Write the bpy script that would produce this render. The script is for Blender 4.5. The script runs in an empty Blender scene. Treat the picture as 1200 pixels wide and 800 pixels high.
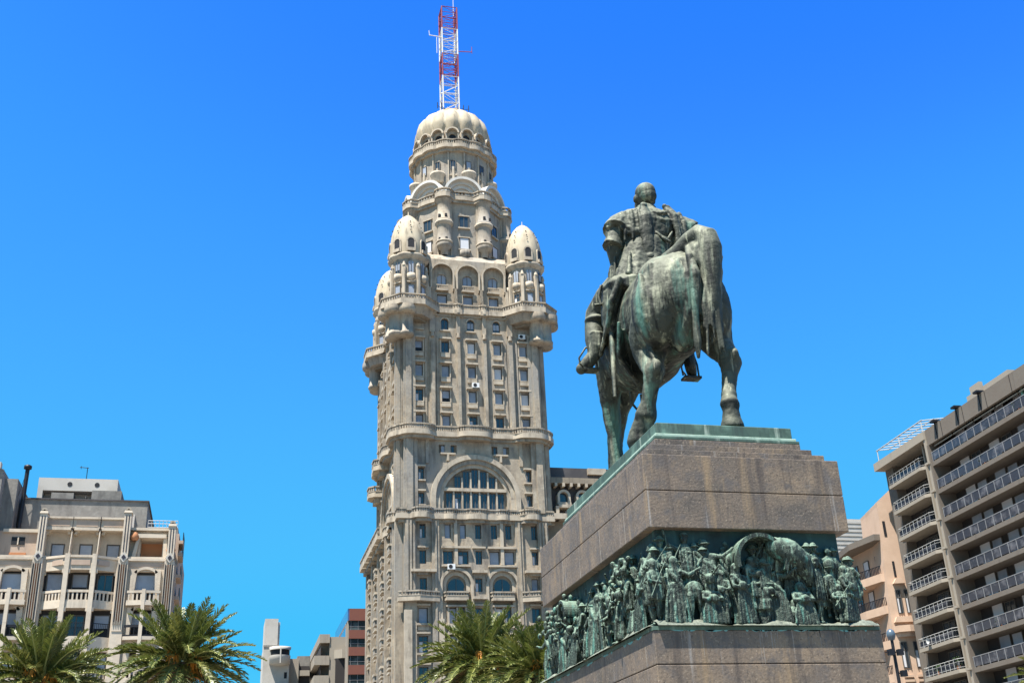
import bpy, bmesh, math, random
from math import sin, cos, pi, radians, sqrt
from mathutils import Vector, Matrix, Euler
random.seed(7)
SC = bpy.context.scene
COL = SC.collection
V = Vector

# ------------------------------------------------------------------ camera
YAW, PITCH, ROLL, FPX = 0.25538082, 0.42137084, -0.04486829, 1309.162
_f = V((sin(YAW)*cos(PITCH), cos(YAW)*cos(PITCH), sin(PITCH)))
_r0 = V((cos(YAW), -sin(YAW), 0)); _u0 = _r0.cross(_f)
_r = _r0*cos(ROLL) + _u0*sin(ROLL)
_u = -_r0*sin(ROLL) + _u0*cos(ROLL)
CAM = V((0, 0, 1.6))
def at(x, y, Y):                       # survey helper: sight line at depth Y -> metres
    d = _r*((x-600)/FPX) - _u*((y-400)/FPX) + _f
    return CAM + d*(Y/d.y)
cam_d = bpy.data.cameras.new('camera')
cam_o = bpy.data.objects.new('camera', cam_d); COL.objects.link(cam_o)
cam_d.sensor_width = 36; cam_d.lens = FPX/1200*36
cam_d.clip_start = 0.1; cam_d.clip_end = 8000
M3 = Matrix((_r, _u, -_f)).transposed()
cam_o.matrix_world = Matrix.Translation(CAM) @ M3.to_4x4()
SC.camera = cam_o

# ------------------------------------------------------------------ light
SUNV = V((-0.98, -0.76, 3.1)).normalized()
el = math.asin(SUNV.z); az = math.atan2(SUNV.x, SUNV.y)
w = bpy.data.worlds.new('World'); SC.world = w; w.use_nodes = True
nt = w.node_tree; nt.nodes.clear()
sky = nt.nodes.new('ShaderNodeTexSky'); sky.sky_type = 'NISHITA'; sky.sun_disc = False
sky.sun_elevation = el; sky.sun_rotation = az % (2*pi)
sky.air_density = 1.0; sky.dust_density = 0.3; sky.ozone_density = 2.2; sky.altitude = 20
hs = nt.nodes.new('ShaderNodeHueSaturation'); hs.inputs['Saturation'].default_value = 1.32; hs.inputs['Hue'].default_value=0.489; hs.inputs['Value'].default_value=1.0
bg = nt.nodes.new('ShaderNodeBackground'); bg.inputs['Strength'].default_value = 0.05
wo = nt.nodes.new('ShaderNodeOutputWorld')
nt.links.new(sky.outputs[0], hs.inputs['Color']); k_ = .085*2**.9
v1 = nt.nodes.new('ShaderNodeVectorMath'); v1.operation = 'SCALE'; v1.inputs['Scale'].default_value = k_
v2 = nt.nodes.new('ShaderNodeVectorMath'); v2.operation = 'SCALE'; v2.inputs['Scale'].default_value = 1/(.05*2**1.5)
cv = nt.nodes.new('ShaderNodeRGBCurve')
for ci, pts in ((0, [(0,0),(.04,.018),(.055,.04),(.075,.058),(.136,.072),(.32,.06),(1,.4)]), (1, [(0,0),(.20,.215),(.262,.355),(.41,.50),(.665,.56),(1,.7)]), (2, [(0,0),(.3,.8),(.46,1.0),(.7,1.0),(1,.98)])):
    c = cv.mapping.curves[ci]
    c.points[0].location = pts[0]; c.points[1].location = pts[-1]
    for q in pts[1:-1]: c.points.new(*q)
cv.mapping.update()
nt.links.new(hs.outputs[0], v1.inputs[0]); nt.links.new(v1.outputs[0], cv.inputs['Color']); nt.links.new(cv.outputs[0], v2.inputs[0]); nt.links.new(v2.outputs[0], bg.inputs['Color']); nt.links.new(bg.outputs[0], wo.inputs[0])
sl = bpy.data.lights.new('sun', 'SUN'); sl.energy = 5.0; sl.angle = radians(0.5); sl.color = (1, .945, .86)
so = bpy.data.objects.new('sun', sl); COL.objects.link(so)
so.rotation_euler = SUNV.to_track_quat('Z', 'Y').to_euler(); so.location = SUNV*300
SC.view_settings.view_transform = 'Standard'; SC.view_settings.look = 'None'
SC.view_settings.exposure = 1.5; SC.view_settings.gamma = 1

# ------------------------------------------------------------------ materials
def mat(name, base, rough=.8, metal=0., noise=None, streak=None, bump=0., bscale=8., spec=.3, extra=None):
    """noise=(colour, scale, lo, hi) blotches; streak=(colour, scale, lo, hi) run-down stains; all world sized"""
    m = bpy.data.materials.new(name); m.use_nodes = True
    t = m.node_tree; n = t.nodes; L = t.links
    b = n['Principled BSDF']; b.inputs['Roughness'].default_value = rough; b.inputs['Metallic'].default_value = metal
    b.inputs['Specular IOR Level'].default_value = spec
    g = n.new('ShaderNodeNewGeometry')
    rgb = n.new('ShaderNodeRGB'); rgb.outputs[0].default_value = (*base, 1); cur = rgb.outputs[0]
    def layer(col, sc, lo, hi, zs, cur, det=5):
        mp = n.new('ShaderNodeMapping'); mp.inputs['Scale'].default_value = (sc, sc, sc*zs)
        L.new(g.outputs['Position'], mp.inputs[0])
        tx = n.new('ShaderNodeTexNoise'); tx.inputs['Scale'].default_value = 1; tx.inputs['Detail'].default_value = det
        tx.inputs['Roughness'].default_value = .62
        L.new(mp.outputs[0], tx.inputs['Vector'])
        mr = n.new('ShaderNodeMapRange'); mr.inputs[1].default_value = lo; mr.inputs[2].default_value = hi
        L.new(tx.outputs['Fac'], mr.inputs[0])
        mx = n.new('ShaderNodeMix'); mx.data_type = 'RGBA'
        L.new(mr.outputs[0], mx.inputs['Factor']); L.new(cur, mx.inputs['A']); mx.inputs['B'].default_value = (*col, 1)
        return mx.outputs['Result']
    for s in (noise if isinstance(noise, list) else [noise] if noise else []): cur = layer(s[0], s[1], s[2], s[3], 1, cur)
    for s in (streak if isinstance(streak, list) else [streak] if streak else []): cur = layer(s[0], s[1], s[2], s[3], s[4] if len(s) > 4 else .08, cur)
    L.new(cur, b.inputs['Base Color'])
    if bump:
        tx = n.new('ShaderNodeTexNoise'); tx.inputs['Scale'].default_value = bscale; tx.inputs['Detail'].default_value = 6
        L.new(g.outputs['Position'], tx.inputs['Vector'])
        bp = n.new('ShaderNodeBump'); bp.inputs['Strength'].default_value = bump; bp.inputs['Distance'].default_value = .05
        L.new(tx.outputs['Fac'], bp.inputs['Height']); L.new(bp.outputs[0], b.inputs['Normal'])
    if extra: extra(m, n, L, b)
    return m
M = {}
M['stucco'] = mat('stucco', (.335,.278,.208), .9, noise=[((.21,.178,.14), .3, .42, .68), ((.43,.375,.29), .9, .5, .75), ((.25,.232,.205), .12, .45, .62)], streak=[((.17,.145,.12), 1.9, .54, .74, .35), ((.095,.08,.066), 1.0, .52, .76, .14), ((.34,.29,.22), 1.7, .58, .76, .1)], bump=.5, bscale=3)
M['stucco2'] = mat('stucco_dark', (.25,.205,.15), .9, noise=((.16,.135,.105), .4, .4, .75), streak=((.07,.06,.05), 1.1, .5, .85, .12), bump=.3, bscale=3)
M['trim'] = mat('stucco_trim', (.41,.35,.27), .85, noise=((.24,.2,.155), .8, .45, .75), streak=((.11,.09,.07), 1.5, .53, .8, .15))
M['dome'] = mat('dome_tiles', (.42,.36,.26), .7, noise=((.31,.25,.17), .6, .4, .75), streak=((.13,.11,.075), 2.0, .52, .78, .1))
M['plaster_white'] = mat('white_plaster', (.5,.48,.44), .8, noise=((.36,.34,.3), .8, .5, .8))
M['rust'] = mat('rusty_roof', (.34,.19,.06), .8, noise=((.3,.16,.05), 1.5, .4, .7))
M['shutter'] = mat('roller_shutter', (.30,.335,.39), .6, noise=((.16,.18,.22), .25, .4, .7))
M['shutter_w'] = mat('pale_shutter', (.52,.52,.54), .6)
M['glass'] = mat('window_glass', (.03,.04,.05), .08, spec=.8)
M['dark'] = mat('dark_interior', (.012,.012,.014), .6)
M['frame'] = mat('window_frame', (.10,.09,.08), .6)
M['granite'] = mat('granite', (.150,.114,.084), .6, noise=[((.080,.068,.057), .7, .42, .66), ((.20,.148,.10), .45, .52, .70), ((.25,.20,.15), 16, .56, .68), ((.055,.043,.034), 11, .54, .7), ((.10,.085,.075), 2.2, .5, .65)], streak=[((.235,.165,.095), 1.6, .57, .72, .1), ((.27,.25,.23), 4.5, .62, .74, .04), ((.07,.055,.045), 2.6, .55, .7, .08)], bump=.25, bscale=14, spec=.4)
M['joint'] = mat('dark_joint', (.035,.03,.028), .9)
M['lime'] = mat('lime_stain', (.25,.225,.20), .9, noise=((.17,.14,.11), 8, .4, .65))
M['verdi'] = mat('verdigris_bronze', (.055,.095,.075), .65, .1, noise=[((.15,.25,.20), .8, .5, .75), ((.04,.07,.06), 2.5, .5, .75)], streak=[((.30,.36,.30), 3, .6, .72, .1), ((.035,.055,.05), 4.5, .5, .7, .1)])
M['relief_back'] = mat('relief_ground_bronze', (.022,.06,.06), .6, .2, noise=[((.012,.022,.022), .8, .4, .62)], streak=((.05,.13,.12), 2.5, .55, .75, .15))
# ------------------------------------------------------------------ mesh kit
class MB:
    """collects faces; each face keeps a material name; optional frame turns (u, d, z) into the world"""
    def __init__(s, fr=None): s.v = []; s.f = []; s.m = []; s.fr = fr; s.mt = None; s.sm = []
    def use(s, m): s.mt = m; return s
    def P(s, p):
        if s.fr: o, u, n = s.fr; return (o[0]+u[0]*p[0]+n[0]*p[1], o[1]+u[1]*p[0]+n[1]*p[1], o[2]+p[2])
        return tuple(p)
    def add(s, vs, fs, smooth=False):
        k = len(s.v); s.v += [s.P(p) for p in vs]
        for f in fs: s.f.append([i+k for i in f]); s.m.append(s.mt); s.sm.append(smooth)
    def box(s, x0, x1, y0, y1, z0, z1):
        s.add([(x0,y0,z0),(x1,y0,z0),(x1,y1,z0),(x0,y1,z0),(x0,y0,z1),(x1,y0,z1),(x1,y1,z1),(x0,y1,z1)],
              [(0,3,2,1),(4,5,6,7),(0,1,5,4),(1,2,6,5),(2,3,7,6),(3,0,4,7)])
    def prism(s, poly, z0, z1, smooth=False, top=1.0, c=None):
        n = len(poly)
        if c is None: c = (sum(p[0] for p in poly)/n, sum(p[1] for p in poly)/n)
        vs = [(p[0],p[1],z0) for p in poly] + [(c[0]+(p[0]-c[0])*top, c[1]+(p[1]-c[1])*top, z1) for p in poly]
        s.add(vs, [tuple(range(n))[::-1], tuple(range(n,2*n))]); 
        s.add(vs, [(i,(i+1)%n,n+(i+1)%n,n+i) for i in range(n)], smooth)
    def sheet(s, poly, d0, d1):            # polygon in (u,z) extruded along d
        n = len(poly); vs = [(p[0],d0,p[1]) for p in poly]+[(p[0],d1,p[1]) for p in poly]
        s.add(vs, [tuple(range(n)), tuple(range(n,2*n))[::-1]]+[(i,(i+1)%n,n+(i+1)%n,n+i)[::-1] for i in range(n)])
    def lathe(s, cx, cy, prof, n=24, a0=0, a1=2*pi, lobes=0, depth=0, smooth=True, cap=False):
        full = abs(a1-a0-2*pi) < 1e-6; N = n if full else n+1
        vs = []
        for r, z in prof:
            for i in range(N):
                a = a0+(a1-a0)*i/n; rr = r
                if lobes: rr = r*(1-depth*(1-abs(sin(lobes*a/2))**.8)) 
                vs.append((cx+rr*cos(a), cy+rr*sin(a), z))
        fs = []
        for j in range(len(prof)-1):
            for i in range(n):
                k = (i+1) % N
                fs.append((j*N+i, j*N+k, (j+1)*N+k, (j+1)*N+i))
        s.add(vs, fs, smooth)
        if cap: s.add(vs, [tuple(range(N))[::-1], tuple(range((len(prof)-1)*N, len(prof)*N))])
    def tube(s, pts, r, n=6, cap=True):
        pts = [V(p) for p in pts]; R = r if isinstance(r, (list, tuple)) else [r]*len(pts)
        vs = []; N = len(pts); up = V((0,0,1)); prev = None
        for i, p in enumerate(pts):
            t = (pts[min(i+1,N-1)]-pts[max(i-1,0)]).normalized()
            if prev is None:
                a = t.cross(up); 
                if a.length < .1: a = t.cross(V((1,0,0)))
            else: a = prev - t*prev.dot(t)
            a.normalize(); prev = a; b = t.cross(a)
            for k in range(n): q = p+(a*cos(2*pi*k/n)+b*sin(2*pi*k/n))*R[i]; vs.append(tuple(q))
        fs = [(i*n+k, i*n+(k+1)%n, (i+1)*n+(k+1)%n, (i+1)*n+k) for i in range(N-1) for k in range(n)]
        s.add(vs, fs, n > 4)
        if cap: s.add(vs, [tuple(range(n))[::-1], tuple(range((N-1)*n, N*n))])
    def arch(s, cu, cz, ri, ro, d0, d1, a0=0, a1=pi, n=16, ri2=None):   # half ring in (u,z), between depths
        vs = []
        for i in range(n+1):
            a = a0+(a1-a0)*i/n
            for r, d in ((ri,d0),(ro,d0),(ro,d1),(ri if ri2 is None else ri2,d1)): vs.append((cu+r*cos(a), d, cz+r*sin(a)))
        fs = []
        for i in range(n):
            for k in range(4): fs.append((i*4+k, i*4+(k+1)%4, (i+1)*4+(k+1)%4, (i+1)*4+k))
        fs += [(0,1,2,3),(n*4+3,n*4+2,n*4+1,n*4)]
        s.add(vs, fs)
    def spandrel(s, u0, u1, z0, z1, cu, cz, r, d0, d1, n=16):  # wall rectangle with a half round opening
        pts = [(cu+r*cos(pi-pi*i/n), cz+r*sin(pi-pi*i/n)) for i in range(n+1)]
        for i in range(n):
            (a, b), (c, d) = pts[i], pts[i+1]
            s.sheet([(a,b),(c,d),(c,z1),(a,z1)], d0, d1)
        if cu-r > u0: s.box(u0, cu-r, d0, d1, z0, z1)
        if cu+r < u1: s.box(cu+r, u1, d0, d1, z0, z1)
    def facing(s, u0, u1, z0, z1, ops, d0, d1):
        ops = [(max(o[0],u0), min(o[1],u1), o[2], o[3]) for o in ops if o[1] > u0+1e-3 and o[0] < u1-1e-3]
        zs = sorted({z0, z1, *[max(z0, min(z1, o[2])) for o in ops], *[max(z0, min(z1, o[3])) for o in ops]})
        for a, b in zip(zs, zs[1:]):
            if b-a < 1e-4: continue
            m = (a+b)/2; cuts = sorted([(o[0], o[1]) for o in ops if o[2] < m < o[3]]); u = u0
            for c, d in cuts:
                if c > u: s.box(u, c, d0, d1, a, b)
                u = max(u, d)
            if u < u1: s.box(u, u1, d0, d1, a, b)
    def balus(s, pts, z, h, r=.09, step=.38, rail=.16):   # balustrade along points (u,d)
        for (a, b), (c, d) in zip(pts, pts[1:]):
            L = sqrt((c-a)**2+(d-b)**2)
            if L < .05: continue
            tx, ty = (c-a)/L, (d-b)/L; nx, ny = -ty, tx
            def bar(l0, l1, w, za, zb):
                p = [(a+tx*l0-nx*w, b+ty*l0-ny*w), (a+tx*l1-nx*w, b+ty*l1-ny*w), (a+tx*l1+nx*w, b+ty*l1+ny*w), (a+tx*l0+nx*w, b+ty*l0+ny*w)]
                s.prism(p, za, zb)
            bar(0, L, rail, z+h-.18, z+h); bar(0, L, rail*.8, z, z+.12)
            k = max(1, int(L/step))
            for i in range(k):
                l = (i+.5)*L/k; bar(l-r, l+r, r, z+.12, z+h-.18)
    def build(s, name, material=None, parent=None, weld=False, smooth_angle=None):
        me = bpy.data.meshes.new(name); me.from_pydata(s.v, [], s.f)
        names = []
        for m in s.m:
            k = m or material
            if k not in names: names.append(k)
        for k in names: me.materials.append(M[k])
        if names:
            idx = {k: i for i, k in enumerate(names)}
            me.polygons.foreach_set('material_index', [idx[m or material] for m in s.m])
        me.polygons.foreach_set('use_smooth', s.sm)
        bm = bmesh.new(); bm.from_mesh(me)
        if weld: bmesh.ops.remove_doubles(bm, verts=bm.verts, dist=1e-4)
        bmesh.ops.recalc_face_normals(bm, faces=bm.faces); bm.to_mesh(me); bm.free()
        me.update()
        return link(name, me, parent)
def link(name, me, parent=None):
    o = bpy.data.objects.new(name, me); COL.objects.link(o)
    if parent is not None:
        o.parent = parent
        o.matrix_parent_inverse = Matrix.Translation(-parent.location) if parent.type == 'EMPTY' else Matrix()
    return o
def tag(o, label=None, cat=None, group=None, kind=None):
    if label: o['label'] = label
    if cat: o['category'] = cat
    if group: o['group'] = group
    if kind: o['kind'] = kind
    return o
def thing(name, label, cat, loc, group=None):
    o = bpy.data.objects.new(name, None); COL.objects.link(o); o.location = loc; o.empty_display_size = .5
    return tag(o, label, cat, group)
def frame(o, u):                         # facade frame: u along, d outwards (to the right-hand side of u turned down)
    u = V((u[0], u[1], 0)).normalized(); n = V((u.y, -u.x, 0)); return (V(o), u, n)
# ---- windows: one mesh per look, copies share it
def win_mesh(w, h, kind, arched=False):
    b = MB(); t = .07
    def rect(u0, u1, d0, d1, z0, z1, m):
        b.use(m); b.box(u0, u1, d0, d1, z0, z1)
    W, H = w/2, h/2
    if arched:
        zt = H-W; 
        def half(z0, m, d0, d1):
            b.use(m); b.sheet([(-W,z0)]+[(W,z0)]+[(W*cos(pi*i/10), zt+W*sin(pi*i/10)) for i in range(11)], d0, d1)
        half(-H, 'glass' if kind != 'shut' else 'shutter', 0, .05)
        if kind == 'half': rect(-W, W, .05, .09, -H+.25*h, zt, 'shutter')
        rect(-W, -W+t, .05, .13, -H, zt, 'frame'); rect(W-t, W, .05, .13, -H, zt, 'frame'); rect(-.03, .03, .05, .12, -H, H, 'frame')
        return b
    if kind == 'shut': rect(-W+t, W-t, .0, .08, -H+.04, H-t, 'shutter')
    elif kind == 'pale': rect(-W+t, W-t, .0, .08, -H+.04, H-t, 'shutter_w')
    elif kind == 'half':
        rect(-W+t, W-t, 0, .04, -H, H-t, 'dark'); rect(-W+t, W-t, .04, .09, -H+.38*h, H-t, 'shutter')
    elif kind == 'pane':
        rect(-W+t, W-t, 0, .04, -H, H-t, 'glass'); rect(-.035, .035, .04, .09, -H, H-t, 'frame'); rect(-W+t, W-t, .04, .08, H*.35, H*.35+.06, 'frame')
        rect(-W+t, -.035, .041, .05, -H+.1, H*.3, 'shutter_w')
    elif kind == 'open': rect(-W+t, W-t, 0, .04, -H, H-t, 'glass'); rect(-.035, .035, .04, .09, -H, H-t, 'frame')
    rect(-W, -W+t, 0, .12, -H, H, 'frame'); rect(W-t, W, 0, .12, -H, H, 'frame'); rect(-W+t, W-t, 0, .12, H-t, H, 'frame')
    return b
_wc = {}
def window(fr, u, d, z, w, h, kind, parent, arched=False, name='window', cnt=None):
    """window centred at (u, z) on the facade frame, its back at depth d"""
    key = (round(w,2), round(h,2), kind, arched)
    o, uu, nn = fr
    if key not in _wc:
        b = win_mesh(w, h, kind, arched); q = b.build(name); _wc[key] = q.data
    else: q = link(name, _wc[key])
    loc = V((o[0]+uu[0]*u+nn[0]*d, o[1]+uu[1]*u+nn[1]*d, o[2]+z))
    q.parent = parent; q.matrix_parent_inverse = Matrix.Translation(-parent.location)
    q.location = loc; q.rotation_euler = (0, 0, math.atan2(uu[1], uu[0]) + (0 if (uu[0]*nn[1]-uu[1]*nn[0]) > 0 else pi))
    if (uu[0]*nn[1]-uu[1]*nn[0]) < 0: pass
    return q
KINDS = ['shut','shut','shut','pale','half','half','pane','open','open']
def rk(): return random.choice(KINDS)
def win_mesh_fix():
    pass
_old_win = win_mesh
def win_mesh(w, h, kind, arched=False):
    b = _old_win(w, h, kind, arched)
    b.v = [(p[0], -p[1], p[2]) for p in b.v]
    return b
def window(fr, u, d, z, w, h, kind, parent, arched=False, name='window'):
    key = (name, round(w,2), round(h,2), kind, arched)
    o, uu, nn = fr
    if key not in _wc: q = win_mesh(w, h, kind, arched).build(name); _wc[key] = q.data
    else: q = link(name, _wc[key])
    q.parent = parent
    q.matrix_parent_inverse = Matrix.Translation(-parent.location)
    q.location = V((o[0]+uu[0]*u+nn[0]*d, o[1]+uu[1]*u+nn[1]*d, o[2]+z))
    q.rotation_euler = (0, 0, math.atan2(nn[0], -nn[1]))
    return q
# ------------------------------------------------------------------ the domed tower block
def build_tower():
    XC, YC, HW = 28.35, 138.9, 8.9
    X0, X1, Y0 = XC-HW, XC+HW, 130.0
    T = thing('domed_tower_building', 'very tall ornate beige tower with ribbed dome and egg-shaped corner cupolas', 'tower', (XC, YC, 0))
    F = frame((XC, Y0, 0), (1, 0)); LFT = (V((X0, YC, 0)), V((0, 1, 0)), V((-1, 0, 0)))
    RGT = (V((X1, YC, 0)), V((0, 1, 0)), V((1, 0, 0))); BCK = (V((XC, YC+HW, 0)), V((1, 0, 0)), V((0, 1, 0)))
    cols = [-6.9, -3.45, 0, 3.45, 6.9]
    # --- core walls
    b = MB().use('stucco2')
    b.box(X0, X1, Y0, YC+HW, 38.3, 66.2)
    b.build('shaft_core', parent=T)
    for fi, fr in enumerate((F, LFT, RGT, BCK)):
        b = MB(fr).use('stucco')
        # shaft facing above the second balcony
        ops = []
        for c in cols:
            for z in (60.3, 56.9, 53.5, 50.1): ops.append((c-.52, c+.52, z-.82, z+.82))
        b.facing(-HW+.05, HW-.05, 48.4, 61.9, ops, 0.0, .32)
        # arched row
        for i, c in enumerate(cols):
            u0 = -HW+.05 if i == 0 else (cols[i-1]+c)/2; u1 = HW-.05 if i == 4 else (c+cols[i+1])/2
            if i in (0, 4): b.facing(u0, u1, 61.9, 66.1, [(c-.45, c+.45, 62.8, 64.2)], 0, .32)
            else: b.box(u0, u1, 0, .32, 61.9, 62.7); b.spandrel(u0, u1, 62.7, 66.1, c, 63.9, .5, 0, .32, 8)
        # piers, apron boxes, hoods
        for u, w, top in ((-5.15, .42, 65.6), (-1.73, .3, 65.4), (1.73, .3, 65.4), (5.15, .42, 65.6)):
            b.box(u-w, u+w, .32, .62, 48.4, 61.6); b.box(u-w*.6, u+w*.6, .62, .85 if fi != 1 else 1.1, 48.4, 60.9)
            b.box(u-w*.8, u+w*.8, .32, .7, 62.2, top)
            b.prism([(u+.28*cos(a*pi/4), .7+.28*sin(a*pi/4)) for a in range(8)], 61.5, 62.2, top=.7)
            b.box(u-.5, u+.5, .32, 1.1, 64.8, 65.4)
        for s in (-1, 1):
            b.box(s*8.15-.75, s*8.15+.75, .32, .75, 48.4, 62.5); b.box(s*8.3-.35, s*8.3+.35, .75, .95, 48.4, 62.0)
            b.box(s*6.0-.12, s*6.0+.12, .32, .45, 48.4, 61.5); b.box(s*4.5-.1, s*4.5+.1, .32, .45, 48.4, 61.5)
        t = b.use('trim')
        for c in cols:
            for z in (60.3, 56.9, 53.5, 50.1):
                e = .78 if fi != 1 else 1.15
                t.box(c-.78, c+.78, .32, e, z+1.0, z+1.22)
                if fi == 1: t.box(c-.7, c+.7, .32, 1.0, z-1.4, z-.9)
                t.box(c-.62, c+.62, .32, .5, z-.95, z-.83)
                if z > 50.2: t.box(c-.6, c+.6, .32, .55, z-1.5, z-1.02); 
                t.box(c-.66, c-.53, .32, .46, z-.8, z+1.0); t.box(c+.53, c+.66, .32, .46, z-.8, z+1.0)
            t.box(c-.68, c+.68, .32, .55, 62.5, 62.68)
            t.arch(c, 63.9, .5, .66, .32, .44, n=8)
        t.build('shaft_facing', parent=T)
        if fi < 2:
            for c in cols:
                for z in (60.3, 56.9, 53.5, 50.1): window(fr, c, .02, z, 1.0, 1.6, rk(), T)
                window(fr, c, .02, 63.6, .95, 1.65, random.choice(['shut','half','open']), T, True)
    # --- arch storey z 38.4 .. 48.4, big stepped arch on each face
    for fi, fr in enumerate((F, LFT, RGT, BCK)):
        b = MB(fr).use('stucco')
        b.sheet([(-HW+.03, 38.4), (-5.55, 38.4), (-5.55, 48.35), (-HW+.03, 48.35)], 0, .001)
        sideops = [(-7.05, -6.35, 42.4, 44.0), (-7.05, -6.35, 39.3, 40.8)]
        b.facing(-HW+.05, -5.75, 38.4, 48.4, sideops, 0, .35)
        b.facing(5.75, HW-.05, 38.4, 48.4, [(6.35+.2, 7.05+.2, 42.4, 44.0), (6.55, 7.25, 39.3, 40.8)], 0, .35)
        # field above the arch (pair windows)
        b.spandrel(-5.75, 5.75, 40.1, 45.9, 0, 40.1, 5.5, 0, .35, 24)
        b.facing(-5.75, -5.5, 38.4, 40.1, [], 0, .35); b.facing(5.5, 5.75, 38.4, 40.1, [], 0, .35)
        pr = [(s*2.9-.0+q*.72-.36 if 0 else s*3.35+q*.75-.38, s*3.35+q*.75+.38, 45.95, 47.0) for s in (-1, 1) for q in (-1, 1)]
        b.facing(-5.75, 5.75, 45.9, 48.4, pr, 0, .35)
        for s in (-1, 1):
            b.box(s*8.05-.85, s*8.05+.85, .35, .8, 38.4, 48.4); b.box(s*8.2-.4, s*8.2+.4, .8, 1.0, 38.4, 48.0)
            b.box(s*5.95-.2, s*5.95+.2, .35, .55, 44.5, 48.4)
        b.build('arch_storey_wall', parent=T)
        t = MB(fr).use('trim')
        t.arch(0, 40.1, 5.0, 5.6, .3, .85, n=28); t.use('stucco'); t.arch(0, 40.1, 4.45, 5.02, .1, .6, n=28)
        t.use('trim'); t.arch(0, 40.1, 4.0, 4.47, .0, .35, n=28)
        for s in (-1, 1):
            t.box(s*5.3-.3, s*5.3+.3, .3, .85, 38.4, 40.1); t.box(s*4.73-.28, s*4.73+.28, .1, .6, 38.4, 40.1); t.box(s*4.23-.23, s*4.23+.23, 0, .35, 38.4, 40.1)
            t.box(s*3.35-.95, s*3.35+.95, .35, .6, 45.72, 45.92)
            t.prism([(s*3.35-.2, .36), (s*3.35+.2, .36), (s*3.35+.12, .6), (s*3.35-.12, .6)], 44.9, 45.7)
            for z in (42.4, 39.3):
                t.box(s*6.8-.6, s*6.8+.6, .35, .7, z-.2, z-.02); t.box(s*6.8-.6, s*6.8+.6, .35, .75, z+1.62, z+1.82)
        for k in range(-3, 4): t.box(k*1.08+.44, k*1.08+.64, .08, .3, 38.4, 40.0+sqrt(max(0, 16-(abs(k)*1.08+.54)**2))-.1) if k < 3 else None
        t.box(-3.95, 3.95, .1, .42, 41.1, 41.5)
        t.build('great_arch', parent=T)
        if fi < 2:
            for k in range(7):
                window(fr, -3.24+k*1.08, .03, 39.9, .84, 2.1, 'open' if k != 1 else 'pane', T)
            for k in range(1, 6):
                hh = sqrt(15.5-(abs(k-3)*1.08+.4)**2)+40.1-41.6
                if hh > .8: window(fr, -3.24+k*1.08, .03, 41.6+hh/2, .84, hh-.05, 'open', T)
            for s in (-1, 1):
                for q in (-1, 1): window(fr, s*3.35+q*.75*.52*2*.64, .03, 46.47, .72, 1.0, 'open' if q*s < 0 else 'shut', T)
                for z in (43.2, 40.05): window(fr, s*6.8 if s > 0 else -6.7, .03, z, .7, 1.5, 'pane', T)
    # --- ring balconies
    def ring(poly_fn, z, th, bal, name, mt='trim'):
        pts = poly_fn
        b = MB().use(mt); b.prism(pts, z, z+th); 
        c = (XC, YC); q = [(c[0]+(p[0]-c[0])*.965, c[1]+(p[1]-c[1])*.965) for p in pts]
        b.use('stucco'); b.prism(q, z-.38, z)
        q = [(c[0]+(p[0]-c[0])*.985, c[1]+(p[1]-c[1])*.985) for p in pts]
        b.use('stucco'); b.balus(q+[q[0]], z+th, bal)
        return b.build(name, parent=T)
    def wavy(base, bumps, corner):           # plan outline of a balcony running round the square, bulging at bays
        out = []
        side = []
        n = 72
        for i in range(n):
            u = -HW-base + (2*(HW+base))*i/n; e = base
            for c, w, a in bumps:
                x = abs(u-c)/w
                if x < 1: e = max(e, base + a*(1-x**4))
            side.append((u, e))
        for k in range(4):
            for u, e in side:
                x, y = u, -(HW+e)
                for _ in range(k): x, y = -y, x
                out.append((XC+x, YC+y))
        return out
    ring(wavy(.95, [(-7.3, 2.2, .85), (0, 2.2, .7), (7.3, 2.2, .85)], 0), 47.9, .6, .8, 'balcony_ring')
    ring(wavy(.9, [(-6.8, 1.2, .8), (0, 1.4, .35), (6.8, 1.2, .8), (-3.3, .7, .25), (3.3, .7, .25)], 0), 37.45, .6, .7, 'balcony_ring')
    ring(wavy(.8, [(-5.1, .5, .35), (-1.73, .5, .35), (1.73, .5, .35), (5.1, .5, .35)], 0), 65.0, .6, .75, 'balcony_ring')
    # --- corner turrets
    tw = HW-.9
    mesh0 = None
    for k, (sx, sy) in enumerate(((-1,-1), (1,-1), (-1,1), (1,1))):
        cx, cy = XC+sx*tw, YC+sy*tw
        base = MB().use('stucco')
        def oct(r): return [(cx+r*cos(a*pi/4+pi/8), cy+r*sin(a*pi/4+pi/8)) for a in range(8)]
        base.prism(oct(3.35), 63.9, 65.0, top=1.13); base.use('stucco2'); base.prism(oct(2.6), 63.5, 63.9)
        base.use('stucco')
        for (ox, oy) in ((2.55,2.55),(3.0,.9),(.9,3.0)):
            px_, py_ = cx+sx*ox*.72, cy+sy*oy*.72
            base.lathe(px_, py_, [(.0,60.95),(.8,61.0),(1.05,61.2),(1.05,61.5),(.93,61.55),(.93,63.6),(1.05,63.9)], 20)
        for (ox, oy) in ((3.3,3.3),(4.1,.9),(.9,4.1)):
            px_, py_ = cx+sx*ox*.72, cy+sy*oy*.72
            base.lathe(px_, py_, [(.0,63.85),(.95,63.9),(1.12,64.1),(1.15,64.5),(1.1,64.97)], 20)
        base.box(cx-sx*1.9 if sx>0 else cx-1.0, cx+1.0 if sx>0 else cx+1.9, cy-1.2, cy+1.2, 61.0, 63.9)
        base.use('trim')
        base.prism(oct(4.15), 65.0, 65.65); base.use('stucco'); base.balus(oct(4.0)+oct(4.0)[:1], 65.65, .8)
        base.build('corner_balcony', parent=T)
        d = MB().use('stucco')
        d.lathe(cx, cy, [(2.28,66.3),(2.28,72.7)], 24)
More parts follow.
